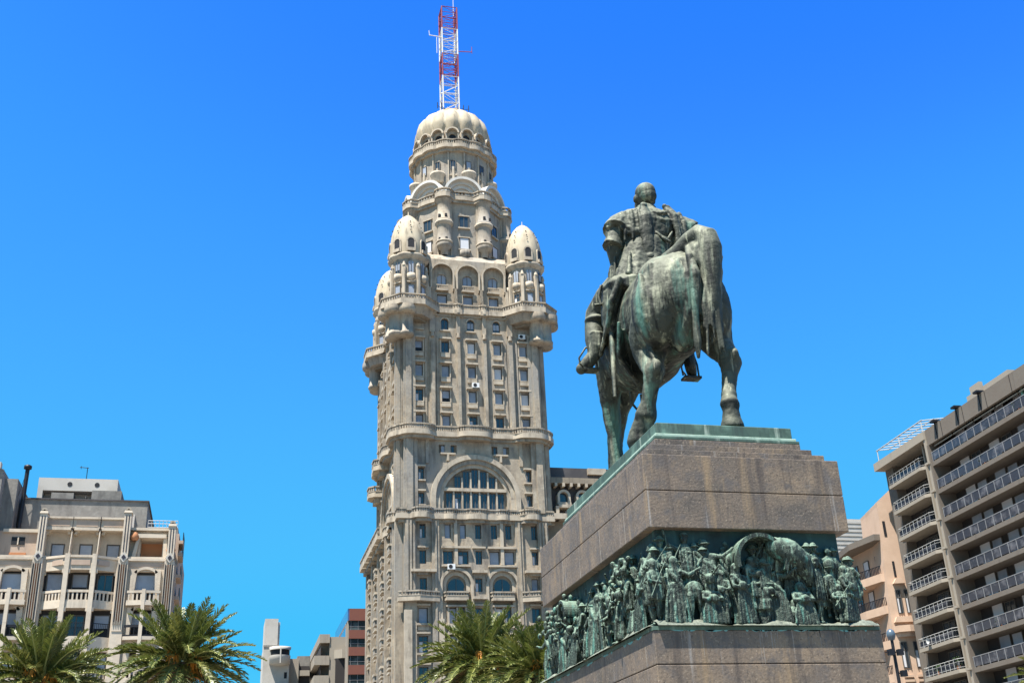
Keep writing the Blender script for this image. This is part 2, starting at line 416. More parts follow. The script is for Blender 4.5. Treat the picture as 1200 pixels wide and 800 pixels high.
        d.use('trim'); d.lathe(cx, cy, [(2.3,72.3),(2.75,72.75),(2.8,73.05),(2.55,73.2),(2.3,73.2)], 32, lobes=8, depth=.06)
        for a in range(8):
            A = a*pi/4+pi/8; u = V((-sin(A), cos(A), 0)); n = V((cos(A), sin(A), 0))
            fr = (V((cx, cy, 0))+n*2.1, u, n)
            p = MB(fr).use('trim'); 
            p.box(-.24, .24, .05, .5, 66.3, 71.2); p.box(-.16, .16, .3, .62, 66.3, 70.6); p.prism([(.3*cos(q*pi/3), .33+.3*sin(q*pi/3)) for q in range(6)], 71.2, 71.8, top=.4)
            d.v += [] ; kk = len(d.v); d.v += p.v; d.f += [[i+kk for i in f] for f in p.f]; d.m += p.m; d.sm += p.sm
            A = a*pi/4; u = V((-sin(A), cos(A), 0)); n = V((cos(A), sin(A), 0)); fr = (V((cx, cy, 0))+n*2.2, u, n)
            p = MB(fr).use('trim'); p.lathe(0, .05, [(.2,69.0),(.5,69.3),(.56,69.5),(.56,70.0),(.5,70.0)], 8, 0, pi); p.box(-.55,.55,.05,.3,68.75,68.9)
            kk = len(d.v); d.v += p.v; d.f += [[i+kk for i in f] for f in p.f]; d.m += p.m; d.sm += p.sm
        tur = d.build('turret', parent=T)
        c = MB().use('dome')
        c.lathe(cx, cy, [(2.4,73.2),(2.5,74.3),(2.46,75.6),(2.28,76.8),(1.95,77.9),(1.5,78.8),(.95,79.5),(.4,79.95),(.05,80.05),(.03,80.7),(.0,80.7)], 48, lobes=8, depth=.05)
        c.use('dark')
        for a in range(8):
            for z, r in ((76.6,2.34),(77.4,2.13),(78.2,1.82)):
                A = a*pi/4; c.box(cx+r*cos(A)-.06, cx+r*cos(A)+.06, cy+r*sin(A)-.06, cy+r*sin(A)+.06, z, z+.12)
        cup = c.build('cupola', parent=tur)
        for a in range(8):
            A = a*pi/4; n = V((cos(A), sin(A), 0)); u = V((-sin(A), cos(A), 0))
            if n.y > .8 or sy > 0 and n.y > -.1 and sx > 0: continue
            fr = (V((cx, cy, 0)), u, n)
            q = MB(fr).use('trim'); q.arch(0, 74.9, .42, .62, 2.1, 2.54, n=8); q.box(-.62,-.42,2.1,2.52,73.3,74.9); q.box(.42,.62,2.1,2.52,73.3,74.9)
            q.use('dark'); q.sheet([(-.42,73.3),(.42,73.3)]+[(.42*cos(pi*i/8),74.9+.42*sin(pi*i/8)) for i in range(9)], 2.2, 2.5)
            q.use('trim'); q.box(-.5,.5,2.4,2.75,73.3,73.75)
            q.build('cupola_opening', parent=tur)
            if k < 3 and n.y < .5:
                window(fr, 0, 2.27, 71.1, .8, 1.7, random.choice(['shut','shut','half']), tur, True)
                window(fr, 0, 2.27, 67.6, .85, 1.7, random.choice(['shut','shut','pane']), tur)
    # --- crown storey between the turrets
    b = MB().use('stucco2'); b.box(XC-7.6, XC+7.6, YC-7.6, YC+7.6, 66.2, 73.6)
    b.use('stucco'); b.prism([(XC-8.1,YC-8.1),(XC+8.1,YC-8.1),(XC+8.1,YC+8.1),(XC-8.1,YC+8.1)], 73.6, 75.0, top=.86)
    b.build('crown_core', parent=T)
    for fi in range(4):
        a = [(0,-1),(-1,0),(1,0),(0,1)][fi]; n = V((a[0],a[1],0)); u = V((abs(a[1]), abs(a[0]), 0))
        fr = (V((XC, YC, 0))+n*7.6, u, n); b = MB(fr).use('stucco')
        b.facing(-5.8, 5.8, 66.2, 68.7, [(c-.68, c+.68, 66.5, 68.5) for c in (-3.5, 0, 3.5)], 0, .45)
        for c in (-3.5, 0, 3.5):
            b.use('stucco'); b.box(c-1.75, c+1.75, .0, .3, 68.7, 69.0); b.spandrel(c-1.75, c+1.75, 69.0, 73.6, c, 71.4, 1.45, .3, .75, 14)
            b.spandrel(c-1.45, c+1.45, 69.9, 73.0, c, 70.9, .66, 0, .3, 10); b.box(c-1.45, c+1.45, 0, .3, 69.0, 69.9)
            b.use('trim'); b.arch(c, 71.4, 1.42, 1.62, .75, .95, n=14); b.box(c-1.62, c-1.42, .75, .95, 69.2, 71.4); b.box(c+1.42, c+1.62, .75, .95, 69.2, 71.4)
            b.box(c-.85, c+.85, .3, .8, 68.95, 69.1); b.use('stucco'); b.balus([(c-.8,.72),(c+.8,.72)], 69.1, .7, step=.25, r=.05, rail=.08)
            for s in (-1.75, 1.75):
                b.use('stucco'); b.prism([(c+s-.35,.45),(c+s+.35,.45),(c+s+.28,1.5),(c+s-.28,1.5)], 66.2, 67.2, top=.6)
                b.use('trim'); b.prism([(c+s-.22,.45),(c+s+.22,.45),(c+s+.2,1.15),(c+s-.2,1.15)], 67.2, 69.2, top=.75)
        b.build('crown_arcade', parent=T)
        if fi < 2:
            for c in (-3.5, 0, 3.5):
                window(fr, c, .03, 70.75, 1.3, 1.65, 'shut', T, True); window(fr, c, .03, 67.5, 1.3, 1.9, 'shut', T)
    # --- octagon storey
    def ngon(n, r, ph=0, cx=XC, cy=YC): return [(cx+r*cos(2*pi*i/n+ph), cy+r*sin(2*pi*i/n+ph)) for i in range(n)]
    b = MB().use('stucco'); b.prism(ngon(8, 7.2, pi/8), 73.5, 84.0)
    b.use('trim'); b.prism(ngon(8, 7.5, pi/8), 83.6, 83.95)
    b.build('octagon_wall', parent=T)
    outl = []
    for i in range(96):
        a = 2*pi*i/96; ph = (a-pi/8) % (pi/4); apo = 7.35*cos(pi/8)/cos(min(ph, pi/4-ph)-pi/8)
        dv = min(ph, pi/4-ph); bump = 1.25*max(0, 1-(dv/.19)**4) if dv < .19 else 0
        r = max(apo, 7.2+bump); outl.append((XC+r*cos(a), YC+r*sin(a)))
    b = MB().use('trim'); b.prism(outl, 83.95, 84.6); b.use('stucco'); b.prism([(XC+(p[0]-XC)*.97, YC+(p[1]-YC)*.97) for p in outl], 83.55, 83.95)
    o2 = [(XC+(p[0]-XC)*.985, YC+(p[1]-YC)*.985) for p in outl]; b.balus(o2+[o2[0]], 84.6, .7)
    b.build('balcony_ring', parent=T)
    for k in range(8):
        A = k*pi/4+pi/8; cx, cy = XC+7.35*cos(A), YC+7.35*sin(A)
        b = MB().use('stucco'); b.lathe(cx, cy, [(.5,75.0),(.55,75.9),(.98,76.2),(1.12,76.7),(1.02,76.8),(1.0,79.9),(1.15,80.1),(1.15,80.5),(1.0,80.55),(.92,80.6),(.92,83.2),(1.2,83.6)], 16)
        b.use('dark')
        for q in (-.5, .5):
            for z in (77.0, 80.7):
                a2 = A+q; b.box(cx+.95*cos(a2)-.16, cx+.95*cos(a2)+.16, cy+.95*sin(a2)-.16, cy+.95*sin(a2)+.16, z, z+.45)
        b.use('trim'); b.lathe(cx, cy, [(1.0,79.6),(1.3,79.9),(1.3,80.15),(1.0,80.2)], 16); b.lathe(cx, cy, [(1.0,76.8),(1.18,76.9),(1.18,77.1),(1.0,77.15)], 16)
        b.build('round_oriel', parent=T)
        A = k*pi/4; n = V((cos(A), sin(A), 0)); u = V((-sin(A), cos(A), 0)); fr = (V((XC, YC, 0))+n*6.65, u, n)
        b = MB(fr).use('trim')
        for z in (80.6, 77.2):
            b.box(-.85, .85, .02, .3, z-1.1, z-.9); b.box(-.8, .8, .02, .2, z+.9, z+1.05)
        b.use('stucco'); b.lathe(0, .0, [(.3,74.9),(.7,75.3),(.75,76.0),(.7,76.0)], 8, 0, pi)
        b.use('trim'); b.box(-1.9,-1.75,.0,.25,75,83.6); b.box(1.75,1.9,.0,.25,75,83.6)
        b.build('octagon_trim', parent=T)
        if n.y < .3:
            for z, kd in ((80.6,'open'),(77.2,'pale')): window(fr, 0, .03, z, 1.3, 1.75, kd, T)
        # shell arch
        fr = (V((XC, YC, 0))+n*5.6, u, n); b = MB(fr).use('plaster_white')
        b.arch(0, 85.0, 2.42, 2.8, .0, 1.6, n=20); b.box(-2.9,-2.5,0,1.5,84.5,85.0); b.box(2.5,2.9,0,1.5,84.5,85.0)
        for i, (r0, r1, d0) in enumerate(((1.9,2.46,1.0),(1.35,1.9,.72),(.8,1.36,.45))): b.arch(0, 85.0, r0, r1+.05, 0, d0, n=18); b.box(-r1,-r0,0,d0,84.5,85.0); b.box(r0,r1,0,d0,84.5,85.0)
        b.use('dark'); b.sheet([(-.8,84.5),(.8,84.5)]+[(.8*cos(pi*i/10),85.0+.8*sin(pi*i/10)) for i in range(11)], 0, .25)
        b.use('plaster_white'); b.box(-.05,.05,.25,.32,84.5,85.25)
        b.build('shell_arch', parent=T)
    # --- drum
    b = MB().use('stucco'); b.lathe(XC, YC, [(5.75,84),(5.75,93.20)], 32)
    for k in range(16):
        A = 2*pi*(k+.5)/16; n = V((cos(A), sin(A), 0)); u = V((-sin(A), cos(A), 0)); fr = (V((XC, YC, 0))+n*5.7, u, n)
        p = MB(fr).use('trim'); p.box(-.16,.16,0,.3,85.60,90.20); p.box(-.75,-.6,0,.22,87,93.00)
        for z in (86.80, 87.80, 88.80): p.box(-.5,.5,.0,.15,z,z+.25)
        if k % 2 == 0: p.use('trim'); p.lathe(0, .05, [(0,87.6),(.8,87.7),(.92,87.9),(.92,88.8),(1.1,88.95),(1.1,89.3),(.95,89.3),(.95,89.0),(0,89.0)], 12, 0, pi)
        kk = len(b.v); b.v += p.v; b.f += [[i+kk for i in f] for f in p.f]; b.m += p.m; b.sm += p.sm
    b.build('drum', parent=T)
    for k in range(16):
        A = 2*pi*(k+.5)/16; n = V((cos(A), sin(A), 0))
        if n.y < -.25:
            fr = (V((XC, YC, 0))+n*5.72, V((-sin(A), cos(A), 0)), n); window(fr, 0, .05, 90.60, .8, 1.5, 'open' if k % 3 else 'shut', T)
    outl = []
    for i in range(128):
        a = 2*pi*i/128; r = 6.35+.28*abs(cos(a*8)); outl.append((XC+r*cos(a), YC+r*sin(a)))
    b = MB().use('trim'); b.prism(outl, 93.30, 93.85); b.use('stucco'); b.prism([(XC+(p[0]-XC)*.94, YC+(p[1]-YC)*.94) for p in outl], 92.80, 93.30)
    o2 = [(XC+(p[0]-XC)*.98, YC+(p[1]-YC)*.98) for p in outl]; b.balus(o2+[o2[0]], 93.85, .8, step=.3)
    b.build('balcony_ring', parent=T)
    b = MB().use('stucco'); b.lathe(XC, YC, [(5.15,93.80),(5.15,98)], 32)
    b.use('dome'); b.lathe(XC, YC, [(5.2,96.80),(5.75,98.3),(5.6,99.2),(5.3,100.2),(4.75,101.0),(3.9,101.7),(2.9,102.1),(2.1,102.3),(1.75,102.4)], 128, lobes=16, depth=.075)
    b.use('rust'); b.lathe(XC, YC, [(2.5,102.0),(2.2,102.9),(1.7,103.4),(0,103.5)], 20)
    dome = b.build('dome', parent=T)
    for k in range(16):
        A = 2*pi*(k+.5)/16; n = V((cos(A), sin(A), 0)); u = V((-sin(A), cos(A), 0)); fr = (V((XC, YC, 0))+n*5.15, u, n)
        b = MB(fr).use('trim'); b.arch(0, 96.10, .78, 1.0, .0, .75, n=10); b.box(-1.0,-.78,0,.6,94.00,96.10); b.box(.78,1.0,0,.6,94.00,96.10)
        b.use('stucco'); b.spandrel(-.78,.78,94.00,96.80,0,95.70,.5,.02,.2,8)
        b.use('dark'); b.box(-.5,.5,.0,.06,94.00,96.20)
        b.build('dome_opening', parent=dome)
    # --- lower body
    ZT = 38.2; Y1 = 158.0; X2 = 60.0
    b = MB().use('stucco2'); b.box(X0, X1, Y0, Y1, 0, ZT-.2); b.box(X1, X2, Y0+1.2, Y1-8, 0, ZT-.2)
    b.build('lower_core', parent=T)
    def lower(fr, cells, wing=False):
        """cells: list of centre offset u, kind"""
        pass
    b = MB(F).use('stucco'); t = MB(F).use('trim')
    c1 = [-6.6, -3.55, -1.7, .2, 2.15, 3.95, 7.2]
    ops = []; wins = []
    for u in c1: ops.append((u-.38, u+.38, 35.2, 36.95)); wins.append((u, 36.07, .76, 1.75))
    for u in (-6.6, .2, 7.2): ops.append((u-.4, u+.4, 32.1, 33.75)); wins.append((u, 32.92, .8, 1.65))
    for c in (-2.62, 3.05):
        for s in (-.92, .92): ops.append((c+s-.62, c+s+.62, 32.1, 33.7)); wins.append((c+s, 32.9, 1.24, 1.6))
    for u in (-6.55, .1, 7.0): ops.append((u-.42, u+.42, 28.85, 30.45)); wins.append((u, 29.65, .84, 1.6))
    zz = [(25.2, 26.95), (21.85, 23.75), (18.5, 20.3), (15.2, 17), (11.9, 13.7), (8.6, 10.4), (5.2, 7.2)]
    for z0, z1 in zz:
        for u in (-6.6, .1, 7.0): ops.append((u-.55, u+.55, z0, z1)); wins.append((u, (z0+z1)/2, 1.1, z1-z0))
    b.facing(-HW+.05, -4.65, 3.6, 37.9, ops, 0, .4); b.facing(5.05, HW-.05, 3.6, 37.9, ops, 0, .4)
    b.facing(-4.65, 5.05, 31.6, 37.9, ops, 0, .4); b.facing(-.6, 1.0, 3.6, 31.6, ops, 0, .4)
    b.use('dark'); b.box(-HW+.3, HW-.3, .02, .1, .1, 3.4); b.use('stucco')
    for u in (-8.0, -5.0, 5.2, 8.3): b.box(u-.5, u+.5, 0, .9, 0, 3.6)
    b.box(-HW, HW, .0, 1.1, 3.4, 3.9)
    for c in (-2.6, 3.0):                       # tall arched bays with oriels
        b.spandrel(c-2.05, c+2.05, 29.6, 31.6, c, 29.6, 1.62, 0, .4, 18)
        b.box(c-2.05, c-1.62, 0, .4, 3.6, 29.6); b.box(c+1.62, c+2.05, 0, .4, 3.6, 29.6)
        t.arch(c, 29.6, 1.72, 2.05, .4, .62, n=18); t.arch(c, 29.6, 1.2, 1.62, 0, .25, n=18)
        t.box(c-2.05,c-1.72,.4,.62,24,29.6); t.box(c+1.72,c+2.05,.4,.62,24,29.6)
        t.box(c-1.62,c-1.2,0,.25,24,29.6); t.box(c+1.2,c+1.62,0,.25,24,29.6); t.box(c-1.2, c+1.2, .05, .5, 28.0, 28.15)
        t.prism([(c-1.6,.1),(c+1.6,.1),(c+1.3,.95),(c-1.3,.95)], 27.75, 28.2); t.use('stucco'); t.balus([(c-1.5,.3),(c-1.25,.85),(c+1.25,.85),(c+1.5,.3)], 28.2, .6, step=.3); t.use('trim')
        for z0, z1 in zz:
            t.prism([(c-1.5,0),(c+1.5,0),(c+1.15,.8),(c-1.15,.8)], z0-.6, z0-.12); t.use('stucco'); t.prism([(c-1.35,0),(c+1.35,0),(c+1.05,.65),(c-1.05,.65)], z0-1.35, z0-.6); t.use('trim')
            for u in (-1.15, -.1, .95): t.box(c+u, c+u+.2, .05, .55, z0-.12, z1+.1)
            t.box(c-1.3, c+1.3, .0, .7, z1+.1, z1+.3)
    for u in (-6.6, 7.2):
        t.box(u-.65, u+.65, .4, .8, 33.95, 34.15); t.box(u-1.5, u+1.5, .4, 1.3, 31.0, 31.3); t.use('stucco'); t.prism([(u-1.0,.4),(u+1.0,.4),(u+.6,.9),(u-.6,.9)],30.7,31.0); t.use('trim')
    for c in (-2.62, 3.05, ): t.box(c-1.75,c+1.75,.4,.8,33.95,34.2); t.box(c-1.75,c+1.75,.4,.75,31.75,31.95); t.box(c-.2,c+.2,.4,.7,32,37.6)
    t.box(-.6,1.0,.4,.7,34.0,34.2); t.box(-.7,1.1,.4,1.0,31.0,31.3); t.box(-.75,1.0,.4,1.0,27.9,28.2)
    for u in (-8.0, 8.3):                      # corner pilasters with flutes
        t.use('stucco'); t.box(u-.75, u+.6, .4, .75, 3.9, 37.6)
        for q in (-.5, -.1, .3): t.box(u+q-.1, u+q+.12, .75, .92, 28.9, 37.2)
    for u in (-5.1, 5.2): t.box(u-.45, u+.45, .4, .7, 3.9, 37.6); t.box(u-.12, u+.12, .7, .85, 22, 37.2)
    t.use('trim')
    for (a, c) in ((-9.6, -4.7), (5.3, 9.2)):   # balconies at the corners
        t.prism([(a,.1),(c,.1),(c,.9),(c-.9,1.1),((a+c)/2,1.6),(a+.5,1.1),(a,.9)], 27.6, 28.15)
        t.use('stucco'); t.balus([(a,.8),(a+.5,1.0),((a+c)/2,1.5),(c-.9,1.0),(c,.8)], 28.15, .65, step=.3); t.use('trim')
    for u in (-6.6, .1, 7.0):
        for z0, z1 in zz: t.box(u-.8,u+.8,.4,.8,z0-.3,z0-.05); t.box(u-.8,u+.8,.4,.75,z1+.2,z1+.4); t.box(u-.66,u+.66,.4,.55,z0-.85,z0-.3)
    for s in (-1, 1): t.box(s*8.45-.45, s*8.45+.45, .75, 1.1, 3.9, 26.6); t.box(s*4.55-.3+.05, s*4.55+.3+.05, .4, .95, 3.9, 25.6)
    b.build('lower_front_wall', parent=T); t.build('lower_front_trim', parent=T)
    for u, z, ww, hh in wins:
        if z > 15: window(F, u, .03, z, ww-.04, hh, random.choice(['shut','half','open','pane','open']), T)
    for c in (-2.6, 3.0):
        window(F, c, .03, 29.25, 2.0, 2.3, 'open', T, True)
        for z0, z1 in zz[:3]: window(F, c-.5, .03, (z0+z1)/2, .9, z1-z0, rk(), T); window(F, c+.5, .03, (z0+z1)/2, .9, z1-z0, rk(), T)
    # --- long left side
    LL = (V((X0, Y0, 0)), V((0, 1, 0)), V((-1, 0, 0)))
    b = MB(LL).use('stucco'); t = MB(LL).use('trim'); L = Y1-Y0; ops = []; nb = 8; bw = (L-1.6)/nb
    rows = [(35.2,36.95),(32.1,33.75),(28.8,30.5)]+zz
    sw = MB(LL)
    for i in range(nb):
        c = 1.6+bw*(i+.5)
        for j, (z0, z1) in enumerate(rows):
            ops.append((c-.95, c+.95, z0, z1+.1))
            sw.use(random.choice(['shutter','shutter','dark','glass','dark'])); sw.box(c-.95, c+.95, .02, .1, z0, z1+.1)
            sw.use('frame'); sw.box(c-.03, c+.03, .1, .16, z0, z1)
            t.use('trim'); e = .95 if i % 2 == 0 else .45
            t.box(c-1.1, c+1.1, .4, .4+e, z1+.12, z1+.32)
            t.prism([(c-1.1,.4),(c+1.1,.4),(c+.9,.45+e),(c-.9,.45+e)], z0-.32, z0-.05)
            t.use('stucco'); t.prism([(c-.95,.4),(c+.95,.4),(c+.75,.38+e),(c-.75,.38+e)], z0-1.0, z0-.32)
        t.use('stucco')
        u = 1.6+bw*i; t.box(u-.3, u+.3, .4, .8 if i % 2 else 1.1, 3.6, 37.4)
    b.facing(.3, L-.05, 3.6, 37.9, ops, 0, .4); t.box(L-1, L, .4, 1.1, 3.6, 37.4); t.box(.4, 1.5, .4, .9, 3.6, 37.4)
    t.use('stucco'); t.box(0, L, 0, 1.2, 3.3, 3.8); t.use('dark'); t.box(.3, L-.3, .05, .2, .1, 3.3)
    b.build('side_wall', parent=T); t.build('side_trim', parent=T); q = sw.build('side_windows', parent=T); q['kind'] = 'stuff'
    # stepped balconies of the side cornice and an attic storey
    b = MB(LL).use('trim')
    for i in range(3, nb+1):
        c = 1.6+bw*(i-.0); 
        b.use('trim'); b.prism([(c-2.2,.2),(c+1.0,.2),(c+.8,1.9),(c-2.0,1.9)], 37.5, 38.2); b.use('stucco'); b.prism([(c-2.0,.2),(c+.8,.2),(c+.6,1.4),(c-1.8,1.4)], 36.9, 37.5)
        b.balus([(c-2.1,1.75),(c+.85,1.75)], 38.2, .8, step=.3)
    b.use('trim'); b.box(17.0, L, -.2, 1.3, 37.3, 38.0)
    b.use('stucco'); b.box(19.5, L-1.0, -8, -1.2, 38.0, 41.0)
    b.use('trim'); b.box(19.3, L-.8, -8.2, -.9, 41.0, 41.4)
    b.use('dark')
    for i in range(2): b.box(21+i*3, 22+i*3, -1.2, -1.1, 38.9, 40.4)
    b.build('side_cornice', parent=T)
    # odd stacked balconies on the left flank of the arch storey
    for y, z in ((141.5, 47.0), (146.6, 44.8)):
        b = MB(LFT).use('trim'); u = y-YC
        b.prism([(u-1.6,0),(u+1.6,0),(u+1.5,1.6),(u+.8,2.3),(u-.8,2.3),(u-1.5,1.6)], z-.1, z+.6); b.use('stucco'); b.prism([(u-.5,0),(u+.5,0),(u+.4,.9),(u-.4,.9)], z-1.5, z-.8)
        b.prism([(u-1.2,0),(u+1.2,0),(u+1.0,1.5),(u-1.0,1.5)], z-.8, z-.1); b.balus([(u-1.5,.2),(u-1.45,1.5),(u-.8,2.2),(u+.8,2.2),(u+1.45,1.5),(u+1.5,.2)], z+.6, .8, step=.3)
        b.build('flank_balcony', parent=T)
    # --- right wing with mansard
    W = frame((X1, Y0+1.6, 0), (1, 0)); b = MB().use('slate')
    b.box(X1, X2, Y0+1.6, Y0+14, 37.9, 42.7); b.use('slate'); b.box(X1, X2, Y0+1.3, Y0+14, 43.5, 45.1)
    b.use('stucco2'); b.box(X1, X2, Y0+.3, Y0+14, 42.75, 43.5); b.use('trim'); b.box(X1, X2, Y0-.2, Y0+2, 38.0, 38.7)
    for i in range(12): b.box(X1+.5+i*1.0, X1+.8+i*1.0, Y0+.15, Y0+1.3, 42.3, 42.75)
    b.use('trim'); b.box(X1+6.2, X1+8.6, Y0+.8, Y0+1.3, 44.2, 45.0)
    b.build('wing_attic', parent=T)
    b = MB(W).use('trim')
    for c in (2.75, 5.2, 7.7, 10.2):
        b.arch(c, 41.2, .55, .85, 0, .9, n=14); b.box(c-.85,c-.55,0,.9,40.4,41.2); b.box(c+.55,c+.85,0,.9,40.4,41.2); b.box(c-.9,c+.9,0,.9,40.1,40.4)
        b.use('glass'); b.sheet([(c-.55,40.4),(c+.55,40.4)]+[(c+.55*cos(pi*i/8),41.2+.55*sin(pi*i/8)) for i in range(9)],0.02,.3); b.use('trim')
    b.box(1.5, 1.9, 0, 1.3, 38, 39.8); b.box(1.9, 9, 0, 1.3, 39.6, 40.0)
    b.build('wing_dormers', parent=T)
    for i in range(4): window(W, 3.6+i*2.4, .03, 38.9, 1.3, 1.3, 'shut', T)
    # small things fixed to the walls
    for name, p, lab in (('air_conditioner', (28.7, 129.45, 55.0), 'white air conditioner on the middle column of shaft windows'), ('air_conditioner', (25.1, 129.45, 33.3-1.6), 'white air conditioner just above the left arched window of the tower'), ('air_conditioner', (35.1, 129.5, 62.2), 'white air conditioner below the right corner balcony of the tower')):
        b = MB(); b.use('white_paint'); b.box(-.45,.45,-.35,.3,-.32,.32); b.use('dark'); b.prism([(-.12+.24*cos(k*pi/6),-.3+.02*0+.0) for k in range(2)]+[(0,-.3)],0,.01) if 0 else None
        b.fr = frame((0,0,0),(1,0)); b.sheet([(-.1+.24*cos(k*pi/6),.24*sin(k*pi/6)) for k in range(12)], .35, .37); b.fr = None
        b.use('frame'); b.box(-.4,-.34,-.3,.35,-.45,-.33); b.box(.34,.4,-.3,.35,-.45,-.33)
        o = b.build(name); o.location = p; tag(o, lab, 'air conditioner')
    return T
M['slate'] = mat('dark_slate', (.05,.047,.05), .8, noise=((.08,.075,.075), .6, .4, .7))
M['white_paint'] = mat('white_paint', (.6,.6,.59), .5, noise=((.38,.36,.34), 2, .55, .8))
M['red_paint'] = mat('red_paint', (.24,.04,.06), .5, noise=((.25,.05,.06), 1, .5, .8))
build_tower()
def build_mast():
    T = thing('lattice_mast', 'red and white lattice radio mast standing on the ribbed dome', 'mast', (28.1, 138.9, 103.2))
    x, y, h = 28.1, 138.9, 1.22
    sec = [(103.2,109.7,'white_paint'),(109.7,114.0,'red_paint'),(114.0,118.9,'white_paint'),(118.9,123.2,'red_paint')]
    for z0, z1, m in sec:
        b = MB().use(m)
        C4 = [(x-h,y-h),(x+h,y-h),(x+h,y+h),(x-h,y+h)]
        for c in C4: b.tube([(c[0],c[1],z0),(c[0],c[1],z1)], .11, 5)
        n = 4; dz = (z1-z0)/n
        for k in range(n+1):
            for a in range(4): b.tube([(*C4[a],z0+k*dz-.01*(k==n)),(*C4[(a+1)%4],z0+k*dz-.01*(k==n))], .055 if k % 2 else .085, 4)
        for k in range(n):
            for a in range(4):
                p, q = C4[a], C4[(a+1)%4]
                if (k+a) % 2: p, q = q, p
                b.tube([(*p,z0+k*dz),(*q,z0+(k+1)*dz)], .05, 4)
        for k in range(10): b.box(x+.5,x+1.0,y-.95,y-.9,z0+k*.45,z0+k*.45+.06)
        b.build('mast_section', parent=T)
    b = MB().use('white_paint'); b.tube([(x+.9,y,122.5),(x+.9,y,126)], .05, 5); b.build('whip_aerial', parent=T)
    b = MB().use('white_paint'); b.tube([(x-h,y-h,117.0),(x-3.3,y-h,117.1)], .07, 5); b.tube([(x-3.25,y-h,117.0),(x-3.3,y-h,118)], .05, 4); b.tube([(x-2.1,y-h,113.8),(x-2.1,y-h,117.0)], .05, 4); b.build('side_aerial', parent=T)
    b = MB().use('red_paint'); b.tube([(x+h,y-h,114.6),(x+3.5,y-h,114.8)], .07, 5); b.tube([(x+3.45,y-h,114.5),(x+3.45,y-h,115.8)], .05, 4); b.build('side_aerial', parent=T)
    b = MB().use('dark')
    for q in ((-1.6,.3),(-2.2,.1),(1.8,0),(2.6,-.2)): b.tube([(x+q[0]*.6,y-1.2,103.4),(x+q[0],y-1.5,103.7)], .05, 4); b.tube([(x+q[0],y-1.5,103.2),(x+q[0],y-1.5,104.3)], .06, 4)
    b.build('small_aerials', parent=T)
    return T
build_mast()
# ------------------------------------------------------------------ ground and monument base
def sheet(name, x0, x1, y0, y1, z, m, kind='structure'):
    b = MB().use(m); b.add([(x0,y0,z),(x1,y0,z),(x1,y1,z),(x0,y1,z)], [(0,1,2,3)]); o = b.build(name); o['kind'] = kind; return o
M['paving'] = mat('plaza_paving', (.22,.19,.155), .85, noise=[((.16,.14,.12), .5, .4, .7), ((.26,.23,.19), 4, .5, .7)], bump=.2, bscale=5)
M['asphalt'] = mat('asphalt', (.055,.055,.055), .85, noise=((.08,.08,.08), 2, .4, .7), bump=.3, bscale=20)
M['soil'] = mat('dry_ground', (.17,.145,.115), .9, noise=((.18,.16,.12), .02, .4, .6))
M['lawn'] = mat('lawn', (.06,.10,.03), .9, noise=((.09,.12,.04), 1, .4, .7), bump=.5, bscale=30)
M['kerb'] = mat('kerb_stone', (.36,.34,.31), .8)
sheet('ground', -3000, 3000, -3000, 4000, -.13, 'soil')
sheet('road', -2000, 2000, 104, 124, -.12, 'asphalt'); sheet('road_marking', -400, 400, 113.9, 114.1, -.116, 'white_paint')
b = MB().use('paving'); b.box(-90, 62, -60, 103.5, -.6, 0); o = b.build('plaza'); o['kind'] = 'structure'
b = MB().use('paving'); b.box(-90, 120, 124.5, 129, -.6, 0); o = b.build('pavement'); o['kind'] = 'structure'
b = MB().use('kerb'); b.box(-90, 62, 103.5, 103.8, -.6, .01); o = b.build('kerb'); o['kind'] = 'structure'
b = MB().use('kerb'); b.box(-90, 120, 124.2, 124.5, -.6, .01); o = b.build('kerb'); o['kind'] = 'structure'
PX0, PX1, PY0, PY1 = 10.91, 16.96, 28.0, 39.1
LX0, LX1, LY0 = 10.72, 17.32, 27.82
